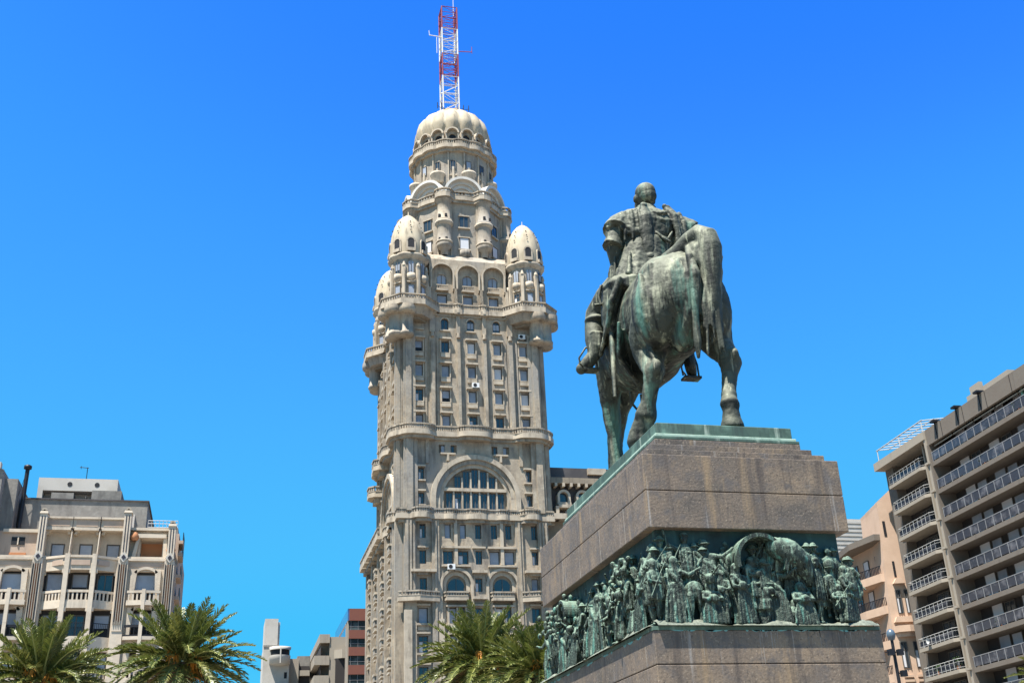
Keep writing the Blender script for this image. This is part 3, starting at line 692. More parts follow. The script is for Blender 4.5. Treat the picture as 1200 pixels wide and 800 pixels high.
def build_pedestal():
    T = thing('stone_pedestal', 'brown granite pedestal with a bronze relief band around it, carrying the horseman', 'pedestal', ((PX0+PX1)/2, (PY0+PY1)/2, 0))
    def rect(e, z0, z1, name, m='granite', bev=.02):
        b = MB().use(m); b.box(PX0-e, PX1+e, PY0-e, PY1+e, z0, z1); o = b.build(name, parent=T)
        if bev: md = o.modifiers.new('b', 'BEVEL'); md.width = bev; md.segments = 2
        return o
    # base below the relief
    def low(e, z0, z1, name, m='granite', bev=.02):
        b = MB().use(m); b.box(LX0-e, LX1+e, LY0-e, PY1+.1, z0, z1); o = b.build(name, parent=T)
        if bev: md = o.modifiers.new('b', 'BEVEL'); md.width = bev; md.segments = 2
    low(.25, 0, 1.2, 'plinth'); low(.0, 1.2, 3.9, 'base_course'); low(.0, 3.915, 5.62, 'base_course'); low(0, 5.64, 6.5, 'base_course')
    low(-.03, 1.2, 6.55, 'joint_core', 'joint', 0)
    rect(.0, 9.28, 10.32, 'upper_course'); rect(0, 10.34, 11.38, 'upper_course'); rect(-.03, 9.3, 11.36, 'joint_core', 'joint', 0)
    for i, e in enumerate((.26, .5, .72)): rect(-e, 11.38+.24*i, 11.62+.24*i, 'step_course', 'granite', .015)
    # vertical joints on the courses (thin mortar lines) and lime runs
    for y, z0, z1 in ((29.9,9.3,10.32),(32.2,9.3,10.3),(34.4,9.3,10.3),(36.3,9.3,10.3)):
        b = MB().use('lime'); b.box(PX0-.004, PX0+.0, y-.02, y+.02, z0, z1); b.build('mortar_line', parent=T)
    # run-off stains under the bronze ledge: thin crusts of lime and verdigris
    random.seed(31)
    for nm, mt, n, lmax, wmax in (('lime_stain','lime',26,1.0,.022), ('verdigris_stain','turquoise',22,.05,.3)):
        b = MB().use(mt)
        for k in range(n):
            c = random.choice([.7,2.9,3.2,4.3,4.4,5.2]) if random.random() < .6 else random.uniform(.2,5.9)
            x = LX0+c*1.07+random.gauss(0,.16); w = random.uniform(.006,wmax); L = random.uniform(.03,lmax)
            if not LX0+.1 < x < LX1-.15: continue
            b.add([(x-w,LY0-.003,6.5),(x+w,LY0-.003,6.5),(x+w*.6,LY0-.003,6.5-L*.6),(x+w*.15,LY0-.003,6.5-L),(x-w*.5,LY0-.003,6.5-L*.7)], [(0,1,2,3,4)])
        for k in range(n):
            y = random.uniform(PY0+.2, PY1-.2); w = random.uniform(.006,wmax); L = random.uniform(.08,lmax)
            b.add([(LX0-.003,y-w,6.5),(LX0-.003,y+w,6.5),(LX0-.003,y+w*.6,6.5-L*.6),(LX0-.003,y+w*.15,6.5-L),(LX0-.003,y-w*.5,6.5-L*.7)], [(0,4,3,2,1)])
        o = b.build(nm, parent=T); o['kind'] = 'stuff'

    rect(-.72, 12.1, 12.2, 'bronze_edge', 'verdi', .02); rect(-.78, 12.2, 12.3, 'bronze_edge', 'pale_verdi', .02); rect(-.86, 12.3, 12.66, 'bronze_plate', 'verdi', .03)
    rect(-.28, 6.55, 9.28, 'relief_ground', 'relief_back', 0)
    # sloping rocky ledge under the figures
    bm = bmesh.new(); 
    e = .05
    ring = []
    def P(t, side):   # t metres along the side
        pass
    b = MB().use('verdi'); b.box(LX0-.02, LX1-.04, LY0-.02, PY1+.1, 6.5, 6.6)
    b.build('relief_ledge', parent=T)
    random.seed(11)
    b = MB().use('ledge_rock')
    def rock(o, u, n, L):
        N = int(L/.12); K = 7; vs = []; fs = []
        for i in range(N+1):
            s = L*i/N; hh = .10+.09*math.sin(s*2.1)+.06*math.sin(s*5.3+1)+(.18*math.exp(-((s-L*.86)/.35)**2))
            for k in range(K+1):
                d = -.15+.52*(1-k/K)**1 ; z = 6.62+ (hh+random.uniform(-.03,.03))*math.sin(pi*.5*min(1, k/K*1.2))*1.0
                if k == 0: z = 6.60
                vs.append((o[0]+u[0]*s+n[0]*(d-.05), o[1]+u[1]*s+n[1]*(d-.05), z))
        for i in range(N):
            for k in range(K): a = i*(K+1)+k; fs.append((a, a+1, a+K+2, a+K+1))
        b.add(vs, fs, True)
    rock((PX0-.1, PY0, 0), (1,0), (0,-1), PX1-PX0+.35); rock((PX0, PY1, 0), (0,-1), (-1,0), PY1-PY0+.1)
    b.build('relief_terrain', parent=T)
    return T
M['ledge_rock'] = mat('patinated_rock', (.12,.135,.105), .8, .05, noise=[((.2,.22,.18), 3, .45, .7), ((.035,.045,.04), 7, .5, .75)], bump=.6, bscale=18)
M['turquoise'] = mat('turquoise_crust', (.12,.33,.33), .8, noise=((.2,.3,.28), 6, .5, .7))
M['pale_verdi'] = mat('pale_verdigris', (.30,.40,.33), .7, noise=((.16,.24,.19), 2, .5, .7))
PED = build_pedestal()
# ------------------------------------------------------------------ sculpting kit
def _ico(bm, c, r, rot=None, sub=3):
    m = Matrix.Translation(V(c)) @ (rot.to_matrix().to_4x4() if rot else Matrix()) @ Matrix.Diagonal((*(r if isinstance(r, (tuple, list)) else (r,r,r)), 1))
    bmesh.ops.create_icosphere(bm, subdivisions=sub, radius=1, matrix=m)
def _loft(bm, rings):
    n = len(rings[0]); R = [[bm.verts.new(p) for p in r] for r in rings]
    for a, b in zip(R, R[1:]):
        for i in range(n): bm.faces.new((a[i], a[(i+1)%n], b[(i+1)%n], b[i]))
    bm.faces.new(R[0][::-1]); bm.faces.new(R[-1])
def _chain(bm, pts, n=14, flat=1.0, cap=True):
    P = [V(p[:3]) for p in pts]; rings = []; prev = None
    for i, p in enumerate(P):
        t = (P[min(i+1,len(P)-1)]-P[max(i-1,0)]).normalized()
        a = (prev - t*prev.dot(t)) if prev is not None else t.cross(V((0,1,.1)))
        if a.length < .05: a = t.cross(V((1,0,0)))
        a.normalize(); prev = a; b = t.cross(a); r = pts[i][3]
        rings.append([tuple(p+(a*cos(2*pi*k/n)+b*(sin(2*pi*k/n)*flat))*r) for k in range(n)])
    _loft(bm, rings)
    if cap: _ico(bm, P[0], pts[0][3]*.99, sub=2); _ico(bm, P[-1], pts[-1][3]*.99, sub=2)
def _body(bm, secs, n=24, p=2.0):        # sections (y, cx, cz, rx, rz) along Y
    rings = []
    for y, cx, cz, rx, rz in secs:
        rings.append([(cx+rx*cos(2*pi*k/n), y, cz+rz*sin(2*pi*k/n)) for k in range(n)])
    _loft(bm, rings)
def _sect(bm, secs, n=24):              # sections (z, cx, cy, rx, ry) along Z, fluted
    rings = []
    for s in secs:
        z, cx, cy, rx, ry = s[:5]; fl = s[5] if len(s) > 5 else 0; nf = s[6] if len(s) > 6 else 9
        rings.append([(cx+rx*cos(2*pi*k/n)*(1+fl*sin(nf*2*pi*k/n+z*.7)), cy+ry*sin(2*pi*k/n)*(1+fl*sin(nf*2*pi*k/n+z*.7)), z) for k in range(n)])
    _loft(bm, rings)
def sculpt(name, fn, voxel, mname, smooth=4, parent=None, disp=None):
    bm = bmesh.new(); fn(bm)
    bmesh.ops.recalc_face_normals(bm, faces=bm.faces)
    me = bpy.data.meshes.new(name+'_src'); bm.to_mesh(me); bm.free()
    o = bpy.data.objects.new(name+'_src', me); COL.objects.link(o)
    m = o.modifiers.new('r', 'REMESH'); m.mode = 'VOXEL'; m.voxel_size = voxel
    if smooth: s = o.modifiers.new('s', 'SMOOTH'); s.iterations = smooth; s.factor = .5
    if disp:
        for ty, sc, st in disp:
            tx = bpy.data.textures.new('t', 'CLOUDS'); tx.noise_scale = sc; tx.noise_depth = 2
            d = o.modifiers.new('d', 'DISPLACE'); d.texture = tx; d.strength = st; d.mid_level = .5; d.texture_coords = 'LOCAL'
    dg = bpy.context.evaluated_depsgraph_get(); dg.update()
    res = bpy.data.meshes.new_from_object(o.evaluated_get(dg))
    bpy.data.objects.remove(o); bpy.data.meshes.remove(me)
    res.name = name; res.materials.clear(); res.materials.append(M[mname])
    res.polygons.foreach_set('use_smooth', [True]*len(res.polygons))
    return link(name, res, parent)
def bronze(name, base, dark, light, sc, lo=.5, tint=None, g0=None):
    m = mat(name, base, .68, .12, noise=[(dark, sc*.6, .48, .66)], streak=[(light, sc*1.6, lo, lo+.14, .13), (light, sc*5.5, .6, .7, .08), (dark, sc*2.6, .53, .64, .09)] + ([(tint, sc*1.1, .56, .70, .1)] if tint else []), bump=.6, bscale=sc*5, spec=.3)
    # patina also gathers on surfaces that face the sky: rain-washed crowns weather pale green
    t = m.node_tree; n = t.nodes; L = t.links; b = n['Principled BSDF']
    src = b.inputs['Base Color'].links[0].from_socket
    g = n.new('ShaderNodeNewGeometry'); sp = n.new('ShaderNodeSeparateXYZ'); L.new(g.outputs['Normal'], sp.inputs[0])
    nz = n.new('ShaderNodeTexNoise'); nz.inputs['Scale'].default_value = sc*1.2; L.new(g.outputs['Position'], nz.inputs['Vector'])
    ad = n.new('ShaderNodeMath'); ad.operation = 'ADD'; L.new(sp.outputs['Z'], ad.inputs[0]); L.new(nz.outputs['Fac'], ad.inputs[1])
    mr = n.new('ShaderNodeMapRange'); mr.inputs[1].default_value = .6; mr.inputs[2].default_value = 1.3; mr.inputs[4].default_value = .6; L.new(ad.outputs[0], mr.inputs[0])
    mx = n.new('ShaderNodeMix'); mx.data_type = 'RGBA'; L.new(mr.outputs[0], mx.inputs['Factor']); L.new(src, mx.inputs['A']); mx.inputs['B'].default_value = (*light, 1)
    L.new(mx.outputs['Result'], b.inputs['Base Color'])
    return m
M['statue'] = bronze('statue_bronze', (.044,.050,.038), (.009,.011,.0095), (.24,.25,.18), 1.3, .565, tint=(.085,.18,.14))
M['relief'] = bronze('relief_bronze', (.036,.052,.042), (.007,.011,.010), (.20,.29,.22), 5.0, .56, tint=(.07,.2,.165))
# ------------------------------------------------------------------ equestrian statue
def build_statue():
    ST = thing('equestrian_statue', 'dark green bronze rider in a cape on a walking horse, seen from behind', 'statue', (13.7, 33, 12.72))
    def horse(bm):
        _body(bm, [(29.25,13.75,17.6,.35,.5),(29.45,13.75,17.6,.9,1.05),(29.9,13.74,17.65,1.28,1.42),(30.6,13.74,17.65,1.42,1.72),(31.3,13.7,17.68,1.38,1.8),(32.2,13.55,17.6,1.32,1.75),
                   (33.2,13.56,17.42,1.36,1.78),(34.3,13.55,17.5,1.36,1.72),(35.3,13.55,17.8,1.22,1.6),(36.2,13.55,17.95,1.0,1.4),(36.9,13.5,17.7,.6,1.0)])
        R = Euler
        _ico(bm, (12.92,30.55,17.3), (.86,.95,1.5), R((0,radians(6),0))); _ico(bm, (14.42,30.25,17.3), (.84,.9,1.55), R((0,radians(-8),0)))
        _ico(bm, (13.2,30.7,18.25), (.85,1.0,.9)); _ico(bm, (14.1,30.6,18.4), (.85,1.0,.85)); _chain(bm, [(13.75,30.0,18.95,.25),(13.72,30.8,19.3,.32),(13.68,31.8,19.2,.35)])
        # hind left (under the body, hoof just lifting)
        _chain(bm, [(12.95,30.7,17.1,.88),(12.8,31.2,16.35,.72),(12.74,31.2,15.8,.52),(12.66,30.9,15.35,.37),(12.6,30.66,15.0,.34),(12.53,30.78,14.65,.27),(12.46,30.95,14.15,.24),(12.4,31.1,13.75,.35),(12.34,31.3,13.5,.32)])
        _chain(bm, [(12.34,31.25,13.5,.34),(12.26,31.4,13.2,.38),(12.24,31.45,12.95,.42)])
        # hind right (planted)
        _chain(bm, [(14.42,30.35,17.0,.84),(14.66,30.35,16.3,.66),(14.79,30.2,15.8,.46),(14.84,29.9,15.4,.35),(14.84,29.72,15.08,.37),(14.74,29.68,14.7,.26),(14.62,29.6,14.2,.23),(14.5,29.45,13.75,.25),(14.46,29.4,13.58,.31),(14.47,29.4,13.35,.25),(14.46,29.4,13.15,.28)])
        _chain(bm, [(14.46,29.4,13.15,.27),(14.46,29.4,12.95,.33),(14.46,29.4,12.76,.37)], cap=False)
        _ico(bm, (14.86,29.55,15.25), (.18,.25,.3))
        _ico(bm, (12.6,30.45,15.1), (.18,.25,.3)); _chain(bm, [(12.5,30.6,15.9,.1),(12.58,30.4,15.3,.08)], n=8)
        # fore left planted, fore right striding
        _chain(bm, [(12.98,35.0,17.5,.86),(12.78,35.1,16.8,.56),(12.74,35.3,16.1,.4),(12.78,35.4,15.6,.33),(12.82,35.45,15.2,.32),(12.88,35.5,14.5,.24),(12.92,35.55,13.8,.24),(12.95,35.6,13.5,.31),(12.96,35.75,13.2,.26),(12.97,35.8,12.9,.38),(12.97,35.8,12.76,.41)])
        _chain(bm, [(14.15,35.5,17.7,.85),(13.85,36.3,16.9,.5),(13.62,36.8,16.1,.36),(13.56,37.3,15.3,.32),(13.6,37.75,14.4,.23),(13.7,38.1,13.6,.28),(13.74,38.3,13.1,.26),(13.76,38.35,12.76,.4)])
        # neck and head reaching down and forward
        _chain(bm, [(13.7,35.5,18.3,1.15),(14.1,36.3,19.2,.95),(14.6,37.2,20.3,.72),(15.1,37.9,20.9,.55)], flat=.8)
        _chain(bm, [(15.1,37.9,20.85,.52),(15.5,38.4,20.2,.42),(15.75,38.7,19.5,.31),(15.8,38.75,19.2,.28)], flat=.8)
        _ico(bm, (14.9,37.8,21.35), (.1,.1,.26)); _ico(bm, (15.3,37.7,21.35), (.1,.1,.26))
        # muscle and skin folds
        for k in range(7):
            a = radians(200+k*12)
            _chain(bm, [(12.05+.1*k,31.9+.16*k,17.3-.15*k,.07),(12.1+.17*k,32.3+.16*k,16.3-.12*k,.1),(12.6+.16*k,32.6+.16*k,15.75-.06*k,.08)], n=8)
        for x, z0 in ((12.25,18.2),(12.6,18.6),(13.0,18.4),(13.35,18.0),(14.6,18.3),(14.95,17.9)):
            yy = 29.75 + .25*abs(x-13.7)
            _chain(bm, [(x,yy,z0,.08),(x-.03,yy-.13,z0-.8,.13),(x+.02,yy-.05,z0-1.6,.1)], n=8)
        _chain(bm, [(13.72,29.35,18.7,.1),(13.7,29.1,17.8,.18),(13.66,29.4,16.7,.3),(13.55,30.2,16.0,.45)], n=10)
        _ico(bm, (13.25,32.2,15.75), (.35,.5,.4)); 
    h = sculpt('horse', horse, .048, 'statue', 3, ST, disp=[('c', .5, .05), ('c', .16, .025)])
    def tail(bm):
        _chain(bm, [(13.7,30.6,18.95,.55),(13.84,30.15,19.15,.42),(14.02,29.8,19.42,.36),(14.22,29.52,19.52,.38),(14.36,29.35,19.35,.4),(14.38,29.25,18.9,.42),(14.32,29.2,18.2,.37),(14.26,29.2,17.5,.3),(14.2,29.2,16.9,.24),(14.12,29.25,16.2,.14)], n=18)
        random.seed(3)
        for k in range(24):
            a = random.uniform(0, 2*pi); r = random.uniform(.16,.36)
            dx, dy = r*cos(a), r*sin(a)*.5
            z1 = random.uniform(14.95, 16.5)
            pts = []
            for i, (x, y, z) in enumerate(((14.3,29.4,19.1),(14.38,29.25,18.6),(14.3,29.2,18.0),(14.24,29.2,17.3),(14.18,29.22,16.7),(14.12,29.25,z1))):
                w_ = .8+.12*sin(i*1.3+k)+(.3 if i == 5 else 0)
                pts.append((x+dx*w_+.05*sin(i*2+k), y+dy*w_, z, [.06,.085,.095,.085,.075,.03][i]))
            _chain(bm, pts, n=8)
        _chain(bm, [(13.78,29.6,19.05,.1),(13.68,29.32,18.6,.13),(13.66,29.2,17.8,.13),(13.6,29.15,17.0,.15),(13.58,29.2,16.2,.12),(13.56,29.2,15.5,.13),(13.55,29.25,15.0,.06)], n=10)
        _chain(bm, [(13.98,29.6,19.2,.14),(13.98,29.35,18.9,.2),(14.0,29.25,18.4,.16),(14.05,29.2,18.0,.07)], n=10)
    sculpt('tail', tail, .045, 'statue', 2, h)
    def saddle(bm):
        _body(bm, [(32.1,13.55,19.0,1.2,.35),(32.5,13.55,19.15,1.5,.5),(33.4,13.55,19.25,1.55,.55),(34.3,13.55,19.3,1.4,.5)])
        for s in (-1, 1):
            _chain(bm, [(13.55+s*1.15,33.1,18.9,.42),(13.55+s*1.35,33.1,18.2,.3),(13.55+s*1.42,33.2,17.6,.16)], flat=1.6)
            _chain(bm, [(13.55+s*1.2,32.5,18.9,.2),(13.55+s*1.4,32.6,18.2,.16),(13.55+s*1.4,32.9,17.2,.1)])
        _ico(bm, (15.05,31.9,19.0), (.35,.4,.5)); _ico(bm, (15.15,31.8,19.5), (.2,.2,.25))
        for k in range(9): _chain(bm, [(12.3+k*.03,32.1+k*.18,19.1,.1),(12.0+.03*k,32.3+k*.17,18.3-.08*k,.12),(11.95,32.6+k*.14,17.7-.1*k,.08)], n=8)
    sculpt('saddle_pad', saddle, .05, 'statue', 3, h, disp=[('c', .25, .06)])
    def rider(bm):
        # pelvis, trunk, neck, head, arms, legs as one figure
        _sect(bm, [(19.5,13.6,33.1,.95,.75),(20.0,13.62,33.05,.9,.7),(20.6,13.7,33.05,.8,.58),(21.2,13.8,33.1,.92,.62),(21.8,13.95,33.2,1.12,.66),(22.25,14.0,33.25,1.05,.55),(22.5,14.0,33.28,.6,.4),(22.75,14.02,33.3,.3,.3)])
        _chain(bm, [(14.02,33.3,22.4,.3),(14.03,33.35,22.78,.27)])
        _ico(bm, (14.06,33.38,23.28), (.37,.45,.48)); _ico(bm, (14.02,33.62,23.06), (.28,.3,.36)); _ico(bm, (14.06,33.2,23.36), (.37,.36,.40))
        _ico(bm, (13.99,33.92,23.16), (.07,.1,.12)); _ico(bm, (13.68,33.42,23.19), (.06,.11,.15)); _ico(bm, (14.43,33.42,23.19), (.06,.11,.15)); _ico(bm, (14.0,33.82,22.88), (.14,.1,.06))
        # left arm straight down, right arm bent to the reins
        _chain(bm, [(12.95,33.25,21.9,.34),(12.66,33.15,21.3,.34),(12.62,33.2,20.8,.3),(12.72,33.3,20.2,.24),(12.85,33.45,19.7,.2),(12.88,33.6,19.45,.17)])
        for q in range(4): _chain(bm, [(12.8+q*.06,33.6+.03*q,19.45,.06),(12.8+q*.06,33.75,19.2,.055),(12.84+q*.06,33.85,19.08,.045)], n=8)
        _chain(bm, [(12.95,33.6,19.45,.06),(13.02,33.75,19.35,.05)], n=8)
        _chain(bm, [(15.1,33.3,21.95,.34),(15.45,33.35,21.4,.28),(15.45,33.5,21.0,.3),(15.0,34.3,20.6,.24),(14.4,34.9,20.5,.2),(14.2,35.05,20.5,.18)])
        for q in range(4): _chain(bm, [(14.2,35.05,20.4+q*.06,.06),(14.05,35.2,20.4+q*.06,.055),(14.1,35.3,20.36+q*.06,.045)], n=8)
        # legs
        _chain(bm, [(13.0,33.2,19.7,.58),(12.45,33.9,19.2,.5),(12.1,34.3,18.7,.4),(12.0,34.25,18.2,.36),(11.88,34.05,17.6,.33),(11.8,33.9,17.2,.25),(11.78,33.9,16.95,.23)])
        _chain(bm, [(11.8,33.9,17.0,.23),(11.56,34.0,16.7,.24),(11.34,34.1,16.5,.2)])
        _chain(bm, [(14.2,33.2,19.7,.58),(14.75,33.9,19.2,.5),(15.2,34.35,18.8,.36),(15.28,34.2,18.1,.32),(15.33,34.05,17.5,.28),(15.36,33.95,17.05,.22),(15.36,33.95,16.85,.2)])
        _chain(bm, [(15.36,33.95,16.95,.22),(15.48,34.15,16.7,.2),(15.6,34.35,16.55,.15)])
        for z in (17.75,17.6,17.45,17.3): _chain(bm, [(11.75,33.75,z,.1),(11.95,33.68,z-.05,.12),(12.12,33.8,z-.02,.1)], n=8)
        _ico(bm, (12.05,34.2,18.45), (.42,.42,.16))
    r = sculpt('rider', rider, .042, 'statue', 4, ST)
    def hair(bm):
        _ico(bm, (14.07,33.3,23.44), (.385,.43,.38)); _ico(bm, (14.08,33.12,23.21), (.34,.28,.34))
        random.seed(5)
        for k in range(0):
            a = random.uniform(0, 2*pi); e = random.uniform(.1, 1.3); 
            _ico(bm, (14.07+.37*cos(a)*cos(e), 33.26+.42*sin(a)*cos(e), 23.5+.4*sin(e)), (.09,.09,.07), sub=1)
    sculpt('hair', hair, .04, 'statue', 1, r)
    def cape(bm):
        _sect(bm, [(20.95,13.95,33.15,1.0,.5,.06,11),(21.4,13.95,33.15,1.25,.64,.05,11),(21.9,14.05,33.2,1.42,.72,.04,11),(22.15,14.05,33.22,1.4,.66,.03,11),(22.42,14.02,33.25,1.05,.52),(22.62,14.02,33.28,.46,.36),(22.8,14.02,33.3,.36,.34)], 44)
        # flared shoulder flaps
        _chain(bm, [(13.15,33.2,22.2,.3),(12.88,33.15,21.9,.42),(12.72,33.1,21.62,.48),(12.68,33.08,21.54,.5)], flat=1.1, cap=False)
        _chain(bm, [(14.95,33.25,22.25,.3),(15.22,33.2,22.05,.42),(15.48,33.15,21.82,.5),(15.56,33.14,21.74,.52)], flat=1.1, cap=False)
        # lapped panel, collar, sashes down the back
        _chain(bm, [(13.72,32.75,22.5,.16),(13.68,32.5,21.9,.2),(13.62,32.45,21.2,.22),(13.62,32.42,20.6,.24),(13.64,32.45,20.2,.22)], flat=.6)
        _chain(bm, [(14.55,32.8,22.6,.1),(14.78,32.55,22.1,.12),(14.84,32.5,21.4,.11),(14.8,32.5,20.8,.11),(14.7,32.5,20.3,.1)], flat=.7)
        _chain(bm, [(14.68,32.8,22.6,.08),(14.95,32.6,22.1,.09),(15.0,32.55,21.4,.09),(14.95,32.55,20.9,.08)], flat=.7)
        _chain(bm, [(15.1,32.85,22.35,.1),(15.2,32.7,21.9,.1),(15.15,32.65,21.4,.1)])
        for pts in ([(13.95,32.55,21.4),(14.15,32.45,21.12),(14.4,32.45,21.05),(14.6,32.5,21.35)], [(13.98,32.52,21.3),(14.25,32.4,20.98),(14.45,32.42,20.9)], [(14.0,32.6,22.2),(14.3,32.5,22.12),(14.5,32.55,22.2)], [(14.1,32.55,21.9),(14.35,32.5,21.82),(14.6,32.55,21.88)]):
            _chain(bm, [(*p, .055) for p in pts], n=8)
        for x, z0, z1 in ((13.05,22.1,21.3),(13.25,22.3,21.2),(13.42,22.35,21.0),(12.85,22.0,21.5),(15.35,22.2,21.6)):
            _chain(bm, [(x,32.7+abs(x-14)*.14,z0,.07),(x-.02,32.56+abs(x-14)*.16,(z0+z1)/2,.11),(x-.03,32.5+abs(x-14)*.2,z1,.10)], n=8)
        # hem of the cape: left edge falls in a point, right one lifts
        _chain(bm, [(12.35,33.0,21.62,.08),(12.6,32.8,21.75,.1),(12.95,32.7,21.5,.12),(13.3,32.6,21.3,.14)], n=10)
        _chain(bm, [(15.85,33.1,22.1,.07),(15.6,32.9,21.75,.1),(15.3,32.75,21.45,.12),(15.05,32.65,21.2,.12)], n=10)
        # sleeve end
        _chain(bm, [(12.68,33.15,21.5,.34),(12.6,33.1,21.15,.33),(12.54,33.08,20.95,.37),(12.5,33.07,20.85,.40)], n=16, cap=False)
        for x, y0, sx_ in ((13.0,32.78,-.05),(13.2,32.66,-.03),(13.45,32.56,-.01),(15.3,32.8,.06)):
            _chain(bm, [(x,y0+.06,22.25,.05),(x+sx_,y0-.06,21.8,.08),(x+sx_*2,y0-.1,21.35,.075),(x+sx_*3,y0-.08,21.0,.05)], n=8)
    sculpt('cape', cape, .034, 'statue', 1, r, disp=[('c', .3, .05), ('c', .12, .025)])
    def coat(bm):
        _sect(bm, [(19.3,13.55,33.0,1.25,.95,.08,9),(19.8,13.58,33.0,1.1,.82,.07,9),(20.3,13.66,33.0,.98,.7,.05,9),(20.8,13.75,33.0,.9,.62,.03,9),(21.2,13.85,33.05,.9,.6)], 40)
        _chain(bm, [(12.95,32.95,20.9,.1),(13.0,32.75,20.3,.1),(13.05,32.65,19.7,.12),(13.1,32.6,19.2,.12)], n=10)
        for k in range(7): _chain(bm, [(12.9+k*.26,32.5+.0*k,20.4,.05),(12.8+k*.27,32.35,19.9,.09),(12.72+k*.29,32.3,19.45,.12)], n=8)
        _chain(bm, [(12.75,33.2,20.6,.2),(12.6,33.3,19.9,.26),(12.55,33.5,19.2,.3),(12.5,33.7,18.7,.2)], n=12)
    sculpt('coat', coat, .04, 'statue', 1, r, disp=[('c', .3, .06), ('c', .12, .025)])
    b = MB().use('statue'); 
    b.tube([(12.25,33.2,18.7),(12.18,33,17.9),(12.0,32.6,16.4),(11.8,32.2,14.75)], [.09,.1,.09,.06], 8)
    b.tube([(12.35,33.25,19.2),(12.25,33.2,18.7)], [.1,.09], 8); b.tube([(12.0,33.2,19.35),(11.85,33.15,18.9),(11.9,33.1,18.55)], .05, 6); b.tube([(12.0,33.2,19.35),(12.4,33.3,19.25)], .06, 6); b.tube([(11.65,33.1,18.5),(12.3,33.25,18.72)], .055, 6)
    b.tube([(12.6,33.1,20.9),(12.5,33,20.0),(12.45,33.05,19.2),(12.25,33.2,18.6)], .05, 6)
    b.build('sword', parent=r)
    for (x, y, z, s) in ((11.62,34.05,16.55,-1), (15.45,34.15,16.5,1)):
        b = MB().use('statue'); b.tube([(x-.3,y,z),(x-.38,y-.1,z+.3),(x-.12,y-.1,z+.7),(x+.18,y,z+.85)], .035, 6)
        b.tube([(x+.3,y,z),(x+.28,y,z+.45),(x+.18,y,z+.85),(x+.3,y+.1,z+1.8)], .035, 6); b.box(x-.32,x+.32,y-.2,y+.2,z-.14,z-.06); b.tube([(x-.3,y-.2,z-.05),(x-.5,y-.45,z-.05)], .035, 5)
        b.build('stirrup', parent=h)
    b = MB().use('statue'); b.tube([(12.9,33.6,15.55),(12.95,33.7,15.15),(13.15,33.8,14.98),(13.35,33.8,15.2),(13.35,33.8,15.55)], .05, 6); b.build('girth_strap', parent=h)
build_statue()
